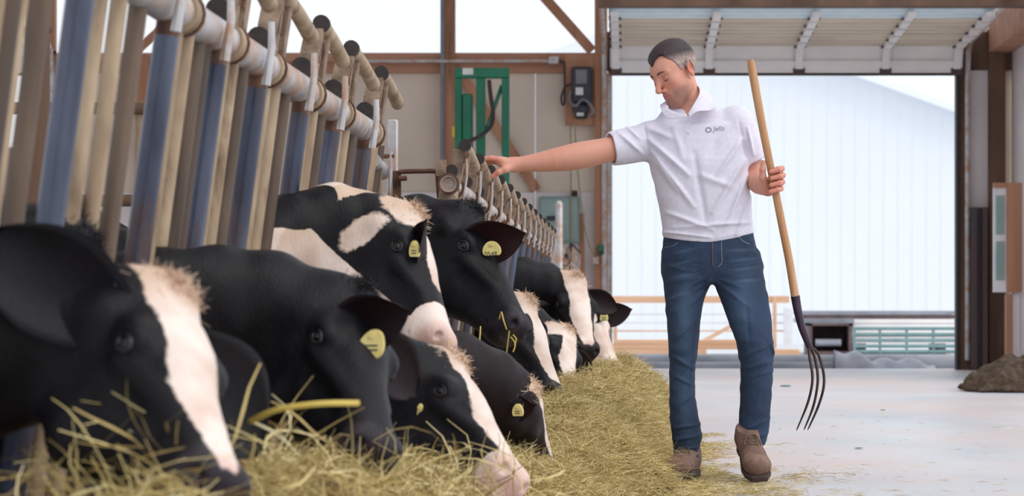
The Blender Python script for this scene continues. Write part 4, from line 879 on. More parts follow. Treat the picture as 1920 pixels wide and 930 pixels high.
def ear_mesh(base, dr, nrm, Lg, wd, scl=1):
    dr = np.array(dr, float); dr /= np.linalg.norm(dr); nrm = np.array(nrm, float); nrm -= dr*(nrm @ dr); nrm /= np.linalg.norm(nrm); sd = np.cross(dr, nrm); v = []; n, m_ = 16, 11
    for side in (0, 1):
        for i in range(n):
            t = i/(n-1); w_ = wd*(.48+.52*math.sin(math.pi*min(1, t/1.05)))*math.sqrt(max(.0, 1-t**4.5))*1.12+.002
            for j in range(m_):
                u = j/(m_-1)*2-1; cup = .55*w_*(abs(u)**2)*(1-.55*t)-.35*w_*(1-t)**2; th = (.012*(1-t)+.004)*(1-abs(u)**4)*(1 if side else 0)
                v.append(base+dr*(Lg*t-.02-.012*u*u)+sd*w_*u+nrm*(cup-th*1.0)-np.array([0,0,.018*t*t]))
    fs = []
    for side in (0, 1):
        o = side*n*m_
        for i in range(n-1):
            for j in range(m_-1):
                f = (o+i*m_+j, o+i*m_+j+1, o+(i+1)*m_+j+1, o+(i+1)*m_+j); fs.append(f if not side else f[::-1])
    e = n*m_
    for i in range(n-1):
        for j in (0, m_-1):
            f = (i*m_+j, (i+1)*m_+j, e+(i+1)*m_+j, e+i*m_+j); fs.append(f if j else f[::-1])
    for j in range(m_-1): fs.append(((n-1)*m_+j, (n-1)*m_+j+1, e+(n-1)*m_+j+1, e+(n-1)*m_+j))
    return np.array(v), np.array(fs)
COWS = []
def make_cow(label, Yp, poll, muz, sg, fx, ytr, white, ear1=None, ear2=None, L_=.50, hint=(1,-.35,.35), tagpx=None, h=.0085, zt=.93, xs=None, num=None, tags=1, brown=.0, tagrot=0, en=(.5,-.8,.1), es=1.0, eb=.35, lift=0.0, ebase=None):
    A = P(poll[0], poll[1], Yp); Yn = Yp
    for _ in range(12):
        Bm = P(muz[0], muz[1], Yn); d2 = (Bm[0]-A[0])**2+(Bm[2]-A[2])**2; Yn = Yp+sg*math.sqrt(max(.0004, L_*L_-d2))
    Bm = P(muz[0], muz[1], Yn); hd = Bm-A; sc = np.linalg.norm(hd)/.51; R = frame(hd, hint); tw = math.atan(.2*GS); R = np.stack([R[:,0]*math.cos(tw)+R[:,2]*math.sin(tw), R[:,1], R[:,2]*math.cos(tw)-R[:,0]*math.sin(tw)], 1); R32 = R.astype(np.float32)
    up = R[:, 2]; O = A-up*.0
    G3 = np.array([sc, sc*GS, sc*GS], np.float32); toh = lambda p: ((p-O.astype(np.float32)) @ R32/G3).astype(np.float32)
    w2 = lambda x: (np.asarray(x)*G3) @ R.T+O
    x0 = (fx-.42) if xs is None else xs
    S0 = np.array([x0-.25, ytr, zt-.27+lift]); H0 = w2((.05, 0, -.135)); dS = np.array([1, 0, -.05]); dH = R[:, 0]*.55+R[:, 2]*-.35+np.array([.35, 0, -.2]); dH /= np.linalg.norm(dH)
    dist = np.linalg.norm(H0-S0); P1 = S0+dS*dist*.40; P2 = H0-dH*dist*.28; T = np.linspace(0, 1, 9)
    cv = [((1-t)**3)*S0+3*t*(1-t)**2*P1+3*t*t*(1-t)*P2+t**3*H0 for t in T]; tg = np.gradient(np.array(cv), axis=0)
    hh = np.interp(T, [0, .5, 1], [.23, .16, .112]); hw = np.interp(T, [0, .5, 1], [.13, .09, .070]); ups = []
    for t, g in zip(T, tg):
        u = np.array([0, 0, 1.0])*(1-t)+R[:, 2]*t*.8+np.array([0, 0, .4])*t; u -= g*(u @ g)/(g @ g); ups.append(u/np.linalg.norm(u))
    ch = [([cv[i]+ups[i]*(hh[i]-hw[i])*s for i in range(9)], list(hw)) for s in (-1, 0, 1)]
    nlo = np.min(np.array(cv), 0)-.45; nhi = np.max(np.array(cv), 0)+.45
    def neck(p):
        d = chain(p, *ch[0], k=.02)
        for c_ in ch[1:]: d = smin(d, chain(p, *c_, k=.02), .09)
        return d-.016*noise(p, 6)-.009*noise(p*np.array([1, 1, .5], np.float32), 22)
    def fn(p):
        d = boxed(p, w2((.25,0,-.1))-.42, w2((.25,0,-.1))+.42, lambda x: cowhead(toh(x))*sc, .08)
        d = smin(d, boxed(p, nlo, nhi, neck, .08), .06)
        return smin(d, boxed(p, (x0-1.9, ytr-.5, -.45), (x0+.3, ytr+.5, zt+.2), lambda x: trunk(x, x0, ytr, zt), .08), .12)
    pts = np.array([w2((a, b_, c_)) for a in (-.08, .56) for b_ in (-.13, .13) for c_ in (.04, -.27)])
    hi = np.maximum(pts.max(0), [x0+.2, ytr+.38, zt+.05])+.03; lo = np.minimum(pts.min(0), [x0-1.9, ytr-.40, -.35])-.02
    xf = min(fx-.1, pts.min(0)[0]-.06); st = 4.0; lox = xf-(xf-lo[0])/st
    v, Q = sdf_mesh(fn, (lox, lo[1], lo[2]), hi, h, 4, warp=[(np.array([lox, xf, hi[0]+1]), np.array([lo[0], xf, hi[0]+1])), None, None], far=xf-.02)
    v = relax(v, Q, 1, .5); nb = len(v); hl_ = toh(v.astype(np.float32))
    allv = [v]; allq = [Q]; earinfo = []
    for s, e in ((-1, ear1), (1, ear2)):                       # his right ear (camera side), left ear
        base = w2((.045, s*.092, -.062)); dr = np.array(e, float) if e is not None else w2((-.12, s*1.0, -.28))-O
        if s < 0 and ebase: base = P(ebase[0], ebase[1], base[1])
        ev, eq = ear_mesh(base, dr, np.array(en) if s < 0 else (R[:,0]*.6+R[:,2]*.4), .215*sc*es, .062*sc*es); allv.append(ev); allq.append(eq+sum(len(x) for x in allv[:-1])); earinfo.append((base, dr))
    V = np.vstack(allv); me = fast_mesh('cow_body', V, np.vstack(allq)); ne = len(V)-nb
    wv_ = np.clip(white(v, hl_), 0, 1); attr(me, 'white', np.concatenate([wv_, np.zeros(ne)]))
    x, y, z = hl_[:,0], np.abs(hl_[:,1]), hl_[:,2]; inh = (np.linalg.norm(hl_-[.25,0,-.1], axis=1) < .42)
    nose = np.clip((x-.455+.5*(z+.14)*(z < -.14))/.03, 0, 1)*inh
    attr(me, 'pink', np.concatenate([nose*(wv_ > .5)*.5+.3*inh*np.exp(-((x-.16)**2+(y-.11)**2+(z+.06)**2)/.0012)*(wv_ > .5), np.full(ne, .0)]))
    attr(me, 'nose', np.concatenate([nose*(wv_ <= .5), np.zeros(ne)])); attr(me, 'brown', np.concatenate([np.full(nb, brown*.5), np.full(ne, eb)]))
    attr(me, 'cream', np.concatenate([np.clip(1-x/.08, 0, 1)*.8*inh, np.zeros(ne)]))
    cow = thing('cow', (float(x0-.6), float(ytr), -.32), label, 'cow', 'cows feeding through the railing')
    put('body', me, M['coat'], cow)
    for s in (-1, 1):
        c_ = w2((.159, s*.094, -.063)); obj('eye', MB().ball(c_, .0195*sc, 16, 10), M['eye'], cow)
        lid = [w2((.159+.022*math.cos(a), s*(.105-.002*math.cos(2*a)), -.062+.014*math.sin(a))) for a in np.linspace(0, 2*math.pi, 17)]; obj('eyelid', MB().tube(lid, .0048*sc, 7, cap=False), M['lid'], cow)
    if tagpx:
        base, dr = earinfo[0]; yy = base[1]+dr[1]/np.linalg.norm(dr)*.12*sc-.038; c_ = P(tagpx[0], tagpx[1], yy); wd, hg = (tagpx[2]*yy/F/2, tagpx[3]*yy/F/2)
        a = np.linspace(0, 2*math.pi, 28, endpoint=False); ca, sa = math.cos(tagrot), math.sin(tagrot); poly = []
        for t in a:
            ez0 = 0; ex = math.copysign(abs(math.cos(t))**.85, math.cos(t))*wd*(1-.24*math.sin(t)); ez = max(math.sin(t), -.78)*hg; poly.append(c_+[ex*ca-ez*sa, 0, ex*sa+ez*ca])
        tg_ = obj('ear_tag', MB().prism(poly, (.004, .004, 0)), M['tag'], cow, 'yellow ear tag', smooth=False)
        obj('tag_stud', MB().tube([c_+[-ez*0, .012, hg*.55], c_+[0, -.004, hg*.55]], .006, 10), M['tag'], tg_)
        if num: text_on(num, hg*.78, lambda x_, y_: c_+np.array([(x_-wd*.80)*ca-(y_-hg*.85)*sa, -.0012, (x_-wd*.80)*sa+(y_-hg*.85)*ca]), 'tag_number', M['ink'], tg_, 0)
        else:
            for k in (0, 1): obj('tag_print', MB().box(c_+[-wd*.5, -.0015, -hg*(.15+.3*k)], c_+[wd*.5, 0, -hg*(.05+.3*k)]), M['ink'], tg_)
    COWS.append((cow, w2, R, sc, float(np.mean(white(w2([(.0,0,.03),(.02,.02,.03),(.02,-.02,.03)]).astype(np.float32), np.array([(.0,0,.03),(.02,.02,.03),(.02,-.02,.03)], np.float32)))) > .5))
    return cow, w2, R
sm = lambda x, a, b_: np.clip((x-a)/(b_-a), 0, 1)
def blaze(h, w0, w1, zb=-.075, soft=.02):        # white stripe down the face, half-width w0 at the poll, w1 at the nose
    w_ = np.interp(h[:,0], (-.02, .12, .3, .5), (w0, w0*.75, (w0+w1)/2, w1)); return sm(w_-np.abs(h[:,1]), -soft, soft)*sm(h[:,2], zb-.02, zb+.02)*(h[:,0] > -.05)*(np.linalg.norm(h-[.25,0,-.1], axis=1) < .40)
def spot(h, c, r): return np.clip(1.5-np.linalg.norm((h-np.array(c))/np.array(r), axis=1), 0, 1)
bodyw = lambda v, s, t, o=0: sm(noise(v+o, s), t-.05, t+.05)
inhead = lambda h: np.linalg.norm(h-[.25,0,-.1], axis=1) < .36
fxn = lambda y: -1.227+.0421*y
W1 = lambda v, h: np.maximum(blaze(h, .08, .034), bodyw(v, 1.6, .3, 3)*~inhead(h))
make_cow('nearest black cow with a broad white blaze, head down in the hay at left', 4.4, (312,560), (408,905), -1, fxn(4.4), 4.28, W1, ebase=(200,600), ear1=(-.95,-.30,.75), L_=.45, hint=(1,-.75,.25), en=(.3,-1,0), es=1.55, eb=.0, lift=-.20)
make_cow('black cow with a yellow ear tag half hidden behind the nearest cow', 5.0, (150,470), (250,700), 1, fxn(5.0), 4.95, lambda v, h: bodyw(v, 1.8, .3, 9)*~inhead(h), ear1=(.5,-.6,-.9), tagpx=(155,566,62,60), L_=.44, lift=-.05)
make_cow('large all-black cow with a broad tagged ear, face down over the hay', 5.85, (668,562), (705,842), -1, fxn(6.0), 5.62, lambda v, h: 0*h[:,0], ebase=(645,622), ear1=(1,-.55,.42), tagpx=(697,645,44,56), L_=.46, hint=(.8,-.6,.5), tagrot=-.35, en=(.15,-1,.05), es=1.1, eb=.3, lift=-.08)
make_cow('black cow with white poll and long white blaze, eating low in the hay', 6.7, (845,692), (962,893), -1, fxn(6.7), 6.3, lambda v, h: np.maximum.reduce([blaze(h, .062, .055), spot(h, (-.02,0,-.03), (.09,.10,.07)), sm(h[:,0], .42, .47)*inhead(h), sm(-v[:,2]+.40+.3*noise(v, 5), 0, .06)*~inhead(h)]), ebase=(778,738), ear1=(.2,-.5,-1), tagpx=(787,772,10,30), L_=.45, hint=(1,-.45,.35), en=(-.3,-1,0), eb=.1, lift=-.22)
make_cow('black and white patched cow with cream poll and white muzzle, head raised', 7.3, (768,412), (832,640), -1, fxn(7.3), 7.0, lambda v, h: np.maximum.reduce([spot(h, (.0,0,-.02), (.10,.12,.08)), blaze(h, .04, .05, -.035), sm(h[:,0]-.6*np.clip(-.11-h[:,2],0,1), .36, .40)*inhead(h), sm(-h[:,2]+.25*(h[:,0]-.25), .165, .185)*inhead(h), spot(h, (.04,-.09,-.13), (.05,.07,.10)), bodyw(v, 4.6, .02, 2)*~inhead(h)]), ebase=(783,494), ear1=(.20,-.55,.95), tagpx=(776,468,18,34), L_=.44, hint=(1,-.15,.45), en=(-1,-.3,0), lift=-.04, eb=.4)
make_cow('black-faced cow with big ear tag 0549 lifting her head to chew', 8.62, (880,404), (974,612), -1, -.66, 8.72, lambda v, h: np.maximum(spot(v, (P(868,650,8.6)), (.05,.3,.025)), spot(h, (.19,-.06,-.28), (.09,.09,.045)))+0, ebase=(876,462), ear1=(1,-.3,.30), tagpx=(921,467,32,30), L_=.47, hint=(1,-.30,.45), num='0549', en=(.15,-1,-.2), h=.0075, tagrot=.05, es=1.2, eb=.8, lift=.10)
make_cow('brown-tinged black cow with tagged ear feeding beside the hay edge', 8.0, (988,736), (1030,880), 1, -.80, 7.72, lambda v, h: np.maximum.reduce([blaze(h, .035, .035, -.06), sm(h[:,0], .45, .49)*inhead(h)*(h[:,2] > -.1), spot(h, (-.03,-.04,-.22), (.06,.09,.08)), bodyw(v, 2.2, .25, 4)*~inhead(h)*(v[:,2] < .5)]), ebase=(932,766), ear1=(.9,-.4,.22), tagpx=(970,770,19,26), L_=.38, hint=(1,-.15,.25), brown=.5, en=(.1,-1,-.1), h=.0075, eb=.8, lift=-.24)
make_cow('cow with white forelock and blaze between the tagged cow and far cows', 11.2, (985,572), (1040,738), -1, -.62, 11.0, lambda v, h: np.maximum.reduce([blaze(h, .06, .055), spot(h, (.0,0,-.02), (.10,.13,.09)), sm(noise(v, 3.0), -.25, -.2)*~inhead(h)*(v[:,2] < .60)])*(1-sm(h[:,0], .45, .48)*inhead(h)), ear1=(-.3,-.8,-.3), L_=.48, hint=(1,-.55,.3), h=.0085)
make_cow('small-looking cow with white face and black cheek below the far cows', 13.2, (1060,626), (1064,722), -1, -.62, 13.0, lambda v, h: np.maximum.reduce([blaze(h, .055, .055), spot(h, (.02,0,-.03), (.10,.14,.07))]), ear1=(-.8,-.4,.3), L_=.46, hint=(.75,-1.1,.3), h=.010)
make_cow('far black cow with a white blaze facing the camera, head up', 14.3, (1076,526), (1100,655), -1, -.62, 14.1, lambda v, h: blaze(h, .075, .04), ear1=(-1,-.3,-.1), ear2=(1,.3,-.3), L_=.50, hint=(.5,-1,.45), h=.010, lift=.1)
make_cow('farthest cow with mostly white face and black tagged ears', 15.4, (1106,562), (1150,690), -1, -.60, 15.1, lambda v, h: np.maximum(inhead(h)*1.0*(h[:,0] > .03), 0)*(1-.9*spot(h, (.30,-.07,-.13), (.06,.05,.05)))*(1-.9*spot(h, (.16,-.1,-.06), (.04,.05,.04))), ear1=(1,-.3,-.15), ear2=(1.2,.2,.35), tagpx=(1132,594,14,20), L_=.50, hint=(.9,-.6,.4), h=.010, es=1.2)
# pale cows resting further back in the barn: one built, then copied
bc, _, _ = make_cow('pale cow standing far back behind the bars at far left', 12.2, (-70,430), (-60,560), -1, 0, 11.9, lambda v, h: sm(noise(v, 1.3), -.22, -.12), L_=.47, h=.016, xs=-2.35, zt=1.15)
bc['group'] = 'pale cows standing behind the railing'
for lab, x_, y_ in (('pale cow seen between the second and third blue bars', -2.55, 17.6), ('pale cow seen farthest back between the middle blue bars', -2.35, 19.4)):
    c_ = bc.copy(); COL.objects.link(c_); c_['label'] = lab; c_.location = (x_-.6, y_, -.32)
    for k in list(bc.children): d_ = k.copy(); COL.objects.link(d_); d_.parent = c_
# ---------------------------------------------------------------- the feed railings (self-locking yokes)
LEAN = .13
def railing(label, stalls, xf, zf, y0, y1, loc, zb=.0, first_hollow=True, blue=True, sc=1.0, hs=.62):
    root = thing('feed_railing', loc, label, 'railing', 'feed railings along the alley')
    pt = lambda Y, dz, dx=0: np.array([xf(Y)+LEAN*dz+dx, Y, zf(Y)+dz])
    rr_ = .036 if sc > 1 else .028; tp = MB().pipe(pt(y0, 0), pt(y0+.12, 0), (rr_+.002)*sc, (rr_-.004)*sc, 24); tp.tube([pt(y0+.02, 0), pt(y1, 0)], rr_*sc, 20); obj('top_rail', tp, M['galv'], root, 'galvanised top rail')
    obj('end_ring', MB().pipe(pt(y0-.005, 0), pt(y0+.05, 0), (rr_+.008)*sc, (rr_+.001)*sc, 24), M['rust'], root)
    obj('bottom_rail', MB().tube([pt(y0, -zf(y0)+.16), pt(y1, -zf(y1)+.16)], .026, 12), M['beige_pipe'], root)
    zz = lambda Y: -zf(Y)+.04
    obj('end_post', MB().tube([pt(y0+.06, -.02), pt(y0+.06, zz(y0))], .033*sc, 16), M['beige_pipe'], root); obj('end_post', MB().tube([pt(y1-.03, -.02), pt(y1-.03, zz(y1))], .03, 16), M['beige_pipe'], root)
    for i, Y in enumerate(stalls):
        nx = stalls[i+1] if i+1 < len(stalls) else Y+.6; sp = min(nx-Y, .9); r = random.Random(i*7+int(y0*10))
        obj('swing_bar', MB().tube([pt(Y, -.07, .012), pt(Y, -.55, .010), pt(Y, zz(Y), .0)], .0235*sc, 14), M['blue_pipe'], root)
        obj('collar', MB().tube([pt(Y, -.01, .01), pt(Y, -.10, .012)], .0215*sc, 14), M['rust'], root)
        for k, (f, rr) in enumerate(((.26, .0140), (.46, .0155), (.68, .0175))):
            obj('neck_bar', MB().tube([pt(Y+sp*f, -.02), pt(Y+sp*f, zz(Y))], rr*sc, 12), M['beige_pipe' if k < 2 else 'brown_pipe'], root)
        obj('rail_sleeve', MB().tube([pt(Y+sp*.20, 0), pt(Y+sp*.20+.09, 0)], (rr_+.006)*sc, 18), M['beige_pipe'], root)
        a = pt(Y+sp*.14, .005, .0)
        pl = [a+[0, -.022, 0], a+[0, .022, 0], a+[.012, .026, .11*hs], a+[.03*hs, .018, .19*hs], a+[.03*hs, -.014, .205*hs], a+[.012, -.026, .12*hs]]
        obj('bracket_plate', MB().prism([p-[.02, 0, 0] for p in pl], (.045*sc, 0, 0)), M['dirty_plate'], root, smooth=False)
        obj('bracket_plate', MB().prism([p+[.005, .10, -.0] for p in pl], (.03*sc, 0, 0)), M['dirty_plate'], root, smooth=False)
        kb = pt(Y+.02, .062 if sc > 1 else .052, -.005); obj('rubber_stop', MB().tube([kb, kb+[0, .05, 0]], (.025 if sc > 1 else .021)*sc, 16), M['rubber'], root)
        c0 = pt(Y+.10, .225*hs, .025); c1 = pt(Y+sp*.92, .165*hs, .025); obj('control_rod', MB().tube([c0, c0*.5+c1*.5+[0, 0, .008], c1], [.020*sc, .0185*sc, .020*sc], 12), M['beige_pipe'], root)
        k2 = pt(Y+.078, .230*hs, .025); obj('rubber_stop', MB().tube([k2, k2+[.0, .030, 0]], .0215*sc, 14), M['rubber'], root)
        l0 = pt(Y-.11, .085, .050); l1 = pt(Y-.11, -.075, .056); obj('latch_handle', MB().tube([l0, l0*.6+l1*.4+[.006, 0, 0], l1], ([.007*sc, .0085*sc, .0105*sc] if sc > 1 else [.0036, .0042, .005]), 8), M['galv'], root)
        aa = [pt(Y+.11+.032*math.cos(t), .10+.045*math.sin(t), .03) for t in np.linspace(-.4, 3.6, 12)]; obj('latch_hook', MB().tube(aa, .0045*sc, 6), M['rust'], root)
        b0 = pt(Y+.16, .0, .0); ring = [b0+[(rr_+.008)*sc*math.cos(t), 0, (rr_+.008)*sc*math.sin(t)] for t in np.linspace(0, 2*math.pi, 17)]; obj('rail_clamp', MB().tube(ring, .0045, 6, cap=False), M['rust'], root)
    return root, pt
M['dark_post'] = pmat('dark_brown_post', (92,74,62), (66,54,48), .6, .1, 6, (1,1,.3))
zn = lambda Y: 1.365-.0247*(Y-4.8)
ns = [4.16, 4.80, 5.52, 6.04, 6.56, 7.21, 7.78, 8.45]
nr_, npt = railing('nearest and tallest headlock railing with blue swing bars at left', [3.6]+ns, fxn, zn, 3.2, 8.62, (-1.15, 6, 0), sc=1.15, hs=.84)
for Y_, r_p in ((4.36, .034), (5.92, .024)): obj('support_post', MB().tube([npt(Y_, -.03), npt(Y_, -zn(Y_)+.02)], r_p, 16), M['dark_post'], nr_, 'thick dark brown support post')
fs_ = [8.84+i*.84 for i in range(14)]
railing('middle headlock railing that the man touches, beside the tagged cow', fs_, lambda Y: -.607, lambda Y: 1.106, 8.72, 20.5, (-.75, 14, 0))
railing('farthest short headlock railing ending near the door post', [21.7+.8*i for i in range(5)], lambda Y: -.515, lambda Y: 1.04, 21.6, 25.8, (-.65, 23.5, 0))
# gap hardware between the first two railings
gh = thing('gate_hinge_frame', tuple(P(735, 600, 8.9)*[1,1,0]), 'rusty hinge frame and posts in the gap between the two nearer railings', 'gate hardware')
G_ = lambda x, y, Y=8.95: P(x, y, Y)
a = G_(725, 224, 9.1); b_ = G_(745, 224, 9.1); obj('square_post', MB().box((a[0], 9.1, .0), (b_[0], 9.14, a[2]), bev=.004), M['galv'], gh)
obj('stub_pipe', MB().tube([G_(696, 300, 8.8), G_(716, 322, 9.0)], .030, 14), M['galv'], gh); obj('pipe_post', MB().tube([G_(703, 320, 8.9), G_(699, 560, 8.9)*[1,1,0]], .024, 12), M['beige_pipe'], gh)
obj('flat_strap', MB().tube([G_(733, 284), G_(732, 330), G_(729, 410)], .008, 8), M['galv'], gh); obj('bolt', MB().tube([G_(706, 294), G_(739, 292)], .0075, 8), M['rust'], gh)
obj('hinge_plate', MB().prism([G_(736, 320), G_(751, 320), G_(751, 391), G_(736, 391)], (0, .03, 0)), M['rust'], gh, smooth=False)
for y_ in (335, 387): obj('hinge_bolt', MB().tube([G_(748, y_, 8.93), G_(763, y_-1, 8.93)], .009, 8), M['rust'], gh)
obj('bent_rod', MB().tube(spl([G_(748, 322), G_(785, 321), G_(815, 321), G_(820, 326), G_(822, 350), G_(824, 372)], 24), .0085, 8), M['rust'], gh)
obj('cross_pipe', MB().tube([G_(751, 379), G_(788, 378), G_(822, 385)], .0155, 12), M['beige_pipe'], gh); obj('sleeve', MB().tube([G_(786, 378), G_(790, 378)], .018, 12), M['rust'], gh)
obj('diagonal_rod', MB().tube([G_(812, 385), G_(796, 420), G_(780, 450)], .006, 8), M['rust'], gh)
obj('mount_plate', MB().prism([G_(817, 301, 8.83), G_(836, 299, 8.83), G_(836, 330, 8.83), G_(817, 330, 8.83)], (0, .02, 0)), M['dirty_plate'], gh, smooth=False)
fp2 = thing('far_gate_post', tuple(P(1047, 600, 21)*[1,1,0]), 'upright galvanised post between the middle and farthest railings', 'post')
obj('shaft', MB().box((P(1041,0,21)[0], 21, 0), (P(1055,0,21)[0], 21.06, P(0,376,21)[2]), bev=.02), M['galv'], fp2)
# ---------------------------------------------------------------- hay, straw and manure
def hay_h(X_, Y_):
    xe = np.interp(Y_, [2.5, 4.5, 6, 7, 8, 9, 10.2, 14, 17, 19.5], [-.45, -.42, -.22, -.08, .04, .09, .12, .28, .32, .2])+.16*noise(np.stack([Y_*0, Y_, 0*Y_], 1), 1.7)+.08*noise(np.stack([Y_*0, Y_, 0*Y_], 1), 6); xa = np.where(Y_ < 8.6, -1.15, -.80)
    H = np.interp(Y_, [2.5, 4.5, 5.5, 6.2, 7, 8, 9, 10.5, 13, 17, 18.6, 19.5], [.30, .34, .32, .28, .23, .20, .20, .25, .29, .30, .18, .0])
    t = np.clip((X_-xa)/(xe-xa), 0, 1.0); prof = np.interp(t, [0, .25, .5, .68, .82, .93, 1], [.45, .62, .92, 1, .72, .25, 0])
    p = np.stack([X_, Y_, 0*X_], 1).astype(np.float32); n_ = 1+.28*noise(p, 3.2)+.25*noise(p+5, 8)
    return np.maximum(H*prof*n_+(.035*noise(p+9, 22)+.010)*(prof > .02)*np.minimum(1, prof*3), 0)
gx = np.linspace(-1.14, .40, 90); gy = np.linspace(2.6, 19.6, 520); GX, GY = np.meshgrid(gx, gy, indexing='ij')
xs_ = np.maximum(GX, np.where(GY < 8.6, -1.14, -.80)); hz = hay_h(xs_.ravel(), GY.ravel()).reshape(GX.shape)
V_ = np.stack([xs_, GY, hz+.002], -1).reshape(-1, 3); i_, j_ = np.meshgrid(np.arange(89), np.arange(519), indexing='ij'); a = (i_*520+j_).ravel(); Qh = np.stack([a, a+520, a+521, a+1], 1)
keep = (V_[Qh][:, :, 2].max(1) > .006); Qh = Qh[keep]
m, nt, b = new_mat('hay'); L = nt.links.new
no = N(nt, 'ShaderNodeTexNoise'); no.inputs['Scale'].default_value = 16; no.inputs['Detail'].default_value = 8; L(coords(nt), no.inputs['Vector'])
c = mixc(nt, ramp(nt, no.outputs['Fac'], .35, .7), lin((136,108,60)), lin((96,74,40))); L(c, b.inputs['Base Color']); b.inputs['Roughness'].default_value = .9
bp = N(nt, 'ShaderNodeBump'); bp.inputs['Strength'].default_value = 1; bp.inputs['Distance'].default_value = .02; n5 = N(nt, 'ShaderNodeTexNoise'); n5.inputs['Scale'].default_value = 120; L(coords(nt), n5.inputs['Vector']); L(n5.outputs['Fac'], bp.inputs['Height']); L(bp.outputs[0], b.inputs['Normal'])
hay = put('hay_pile', fast_mesh('hay_pile', V_, Qh), m); tag(hay, 'long heap of yellow hay lying along the railings under the cows', 'hay'); hay['kind'] = 'stuff'
m, nt, b = new_mat('straw_stalk'); L = nt.links.new
at = attr_node(nt, 'tone'); cr = N(nt, 'ShaderNodeValToRGB'); cr.color_ramp.elements[0].color = lin((120,96,52)); cr.color_ramp.elements[1].color = lin((248,236,194))
e = cr.color_ramp.elements.new(.35); e.color = lin((186,162,98)); e = cr.color_ramp.elements.new(.7); e.color = lin((220,202,142)); L(at, cr.inputs['Fac']); L(cr.outputs['Color'], b.inputs['Base Color']); b.inputs['Roughness'].default_value = .55
M['straw'] = m
def strands(name, base, length, width, pitch, seed, curl=1.0, yaw=None, lift=(0, .03)):
    r = np.random.default_rng(seed); n = len(base); K = 5; t = np.linspace(-.5, .5, K)
    ya = r.uniform(0, 2*math.pi, n) if yaw is None else yaw; pi_ = r.normal(0, pitch, n); d = np.stack([np.cos(ya)*np.cos(pi_), np.sin(ya)*np.cos(pi_), np.sin(pi_)], 1)
    s = np.cross(d, [0, 0, 1.0]); s /= np.linalg.norm(s, axis=1)[:, None]+1e-9; u = np.cross(s, d); ro = r.uniform(-1.2, 1.2, n)[:, None]; wdir = s*np.cos(ro)+u*np.sin(ro)
    ln = r.uniform(length[0], length[1], n)[:, None]; wd = r.uniform(width[0], width[1], n)[:, None]; c1 = r.normal(0, .35*curl, n)[:, None]; c2 = r.normal(0, .22*curl, n)[:, None]; kk = r.normal(0, .5*curl, n)[:, None]
    ce = base+np.array([0, 0, 1])*r.uniform(lift[0], lift[1], n)[:, None]; P_ = []
    for ti in t:
        c_ = ce+d*ln*ti+s*ln*(c1*(ti*ti*2-.2)+kk*ti**3*2)+u*ln*(c2*(ti*ti*2-.25)); w_ = wd*(1-.5*abs(ti)*2); P_ += [c_-wdir*w_*.5, c_+wdir*w_*.5]
    V = np.stack(P_, 1); V[..., 2] = np.maximum(V[..., 2], .0015); V = V.reshape(-1, 3); o = (np.arange(n)*2*K)[:, None, None]
    q_ = np.array([[2*k, 2*k+1, 2*k+3, 2*k+2] for k in range(K-1)])[None]; me = fast_mesh(name, V, (o+q_).reshape(-1, 4), False)
    attr(me, 'tone', np.repeat(np.clip(r.beta(2.2, 2.2, n), 0, 1), 2*K)); return me
r_ = np.random.default_rng(11)
def spread_on(n, ya, yb, pw=1.0):
    Y_ = ya+(yb-ya)*r_.uniform(0, 1, n)**pw; xa = np.where(Y_ < 8.6, -1.1, -.78); X_ = xa+(.42-xa)*r_.uniform(0, 1, n); h_ = hay_h(X_, Y_); k = h_ > .012; return np.stack([X_, Y_, h_], 1)[k]
for (n, ya, yb, ln, wd, pt_, lf) in ((34000, 3.4, 8.0, (.06, .20), (.0018, .0036), .42, (-.01, .05)), (84000, 7.4, 12.0, (.05, .19), (.0013, .0027), .36, (-.008, .042)), (46000, 11.5, 19.3, (.06, .20), (.0020, .0040), .35, (-.006, .045))):
    o_ = put('loose_hay', strands('loose_hay', spread_on(n, ya, yb), ln, wd, pt_, int(ya*10), 1.7, None, lf), M['straw'], hay); o_['kind'] = 'stuff'
# thin litter spilling over the concrete
n = 21000; Y_ = 7.4+6.1*r_.uniform(0, 1, n)**1.5; X_ = np.interp(Y_, [7.4, 8, 9, 10.2, 14], [-.10, -.02, .03, .06, .20])+np.abs(r_.normal(0, .30, n))*np.where(Y_ < 10.8, 1.0, .55); cl = noise(np.stack([X_*2.2, Y_*.8, 0*X_], 1), 4.0); k = (cl > -.12-.25*(X_ < .38)) & (X_ < 1.25)
lit = put('scattered_straw', strands('scattered_straw', np.stack([X_, Y_, 0*X_+.003], 1)[k], (.03, .12), (.0013, .0027), .10, 5, 1.2, None, (0, .008)), M['straw']); tag(lit, 'thin litter of straw on the concrete round the boots', 'straw'); lit['kind'] = 'stuff'
n = 260; Y_ = r_.uniform(8.0, 16, n); X_ = r_.uniform(.6, 2.6, n)
l2 = put('stray_straw', strands('stray_straw', np.stack([X_, Y_, 0*X_+.003], 1), (.03, .09), (.0016, .003), .05, 6, 1.2, None, (0, .004)), M['straw']); tag(l2, 'few stray stalks over the open concrete at right', 'straw'); l2['kind'] = 'stuff'
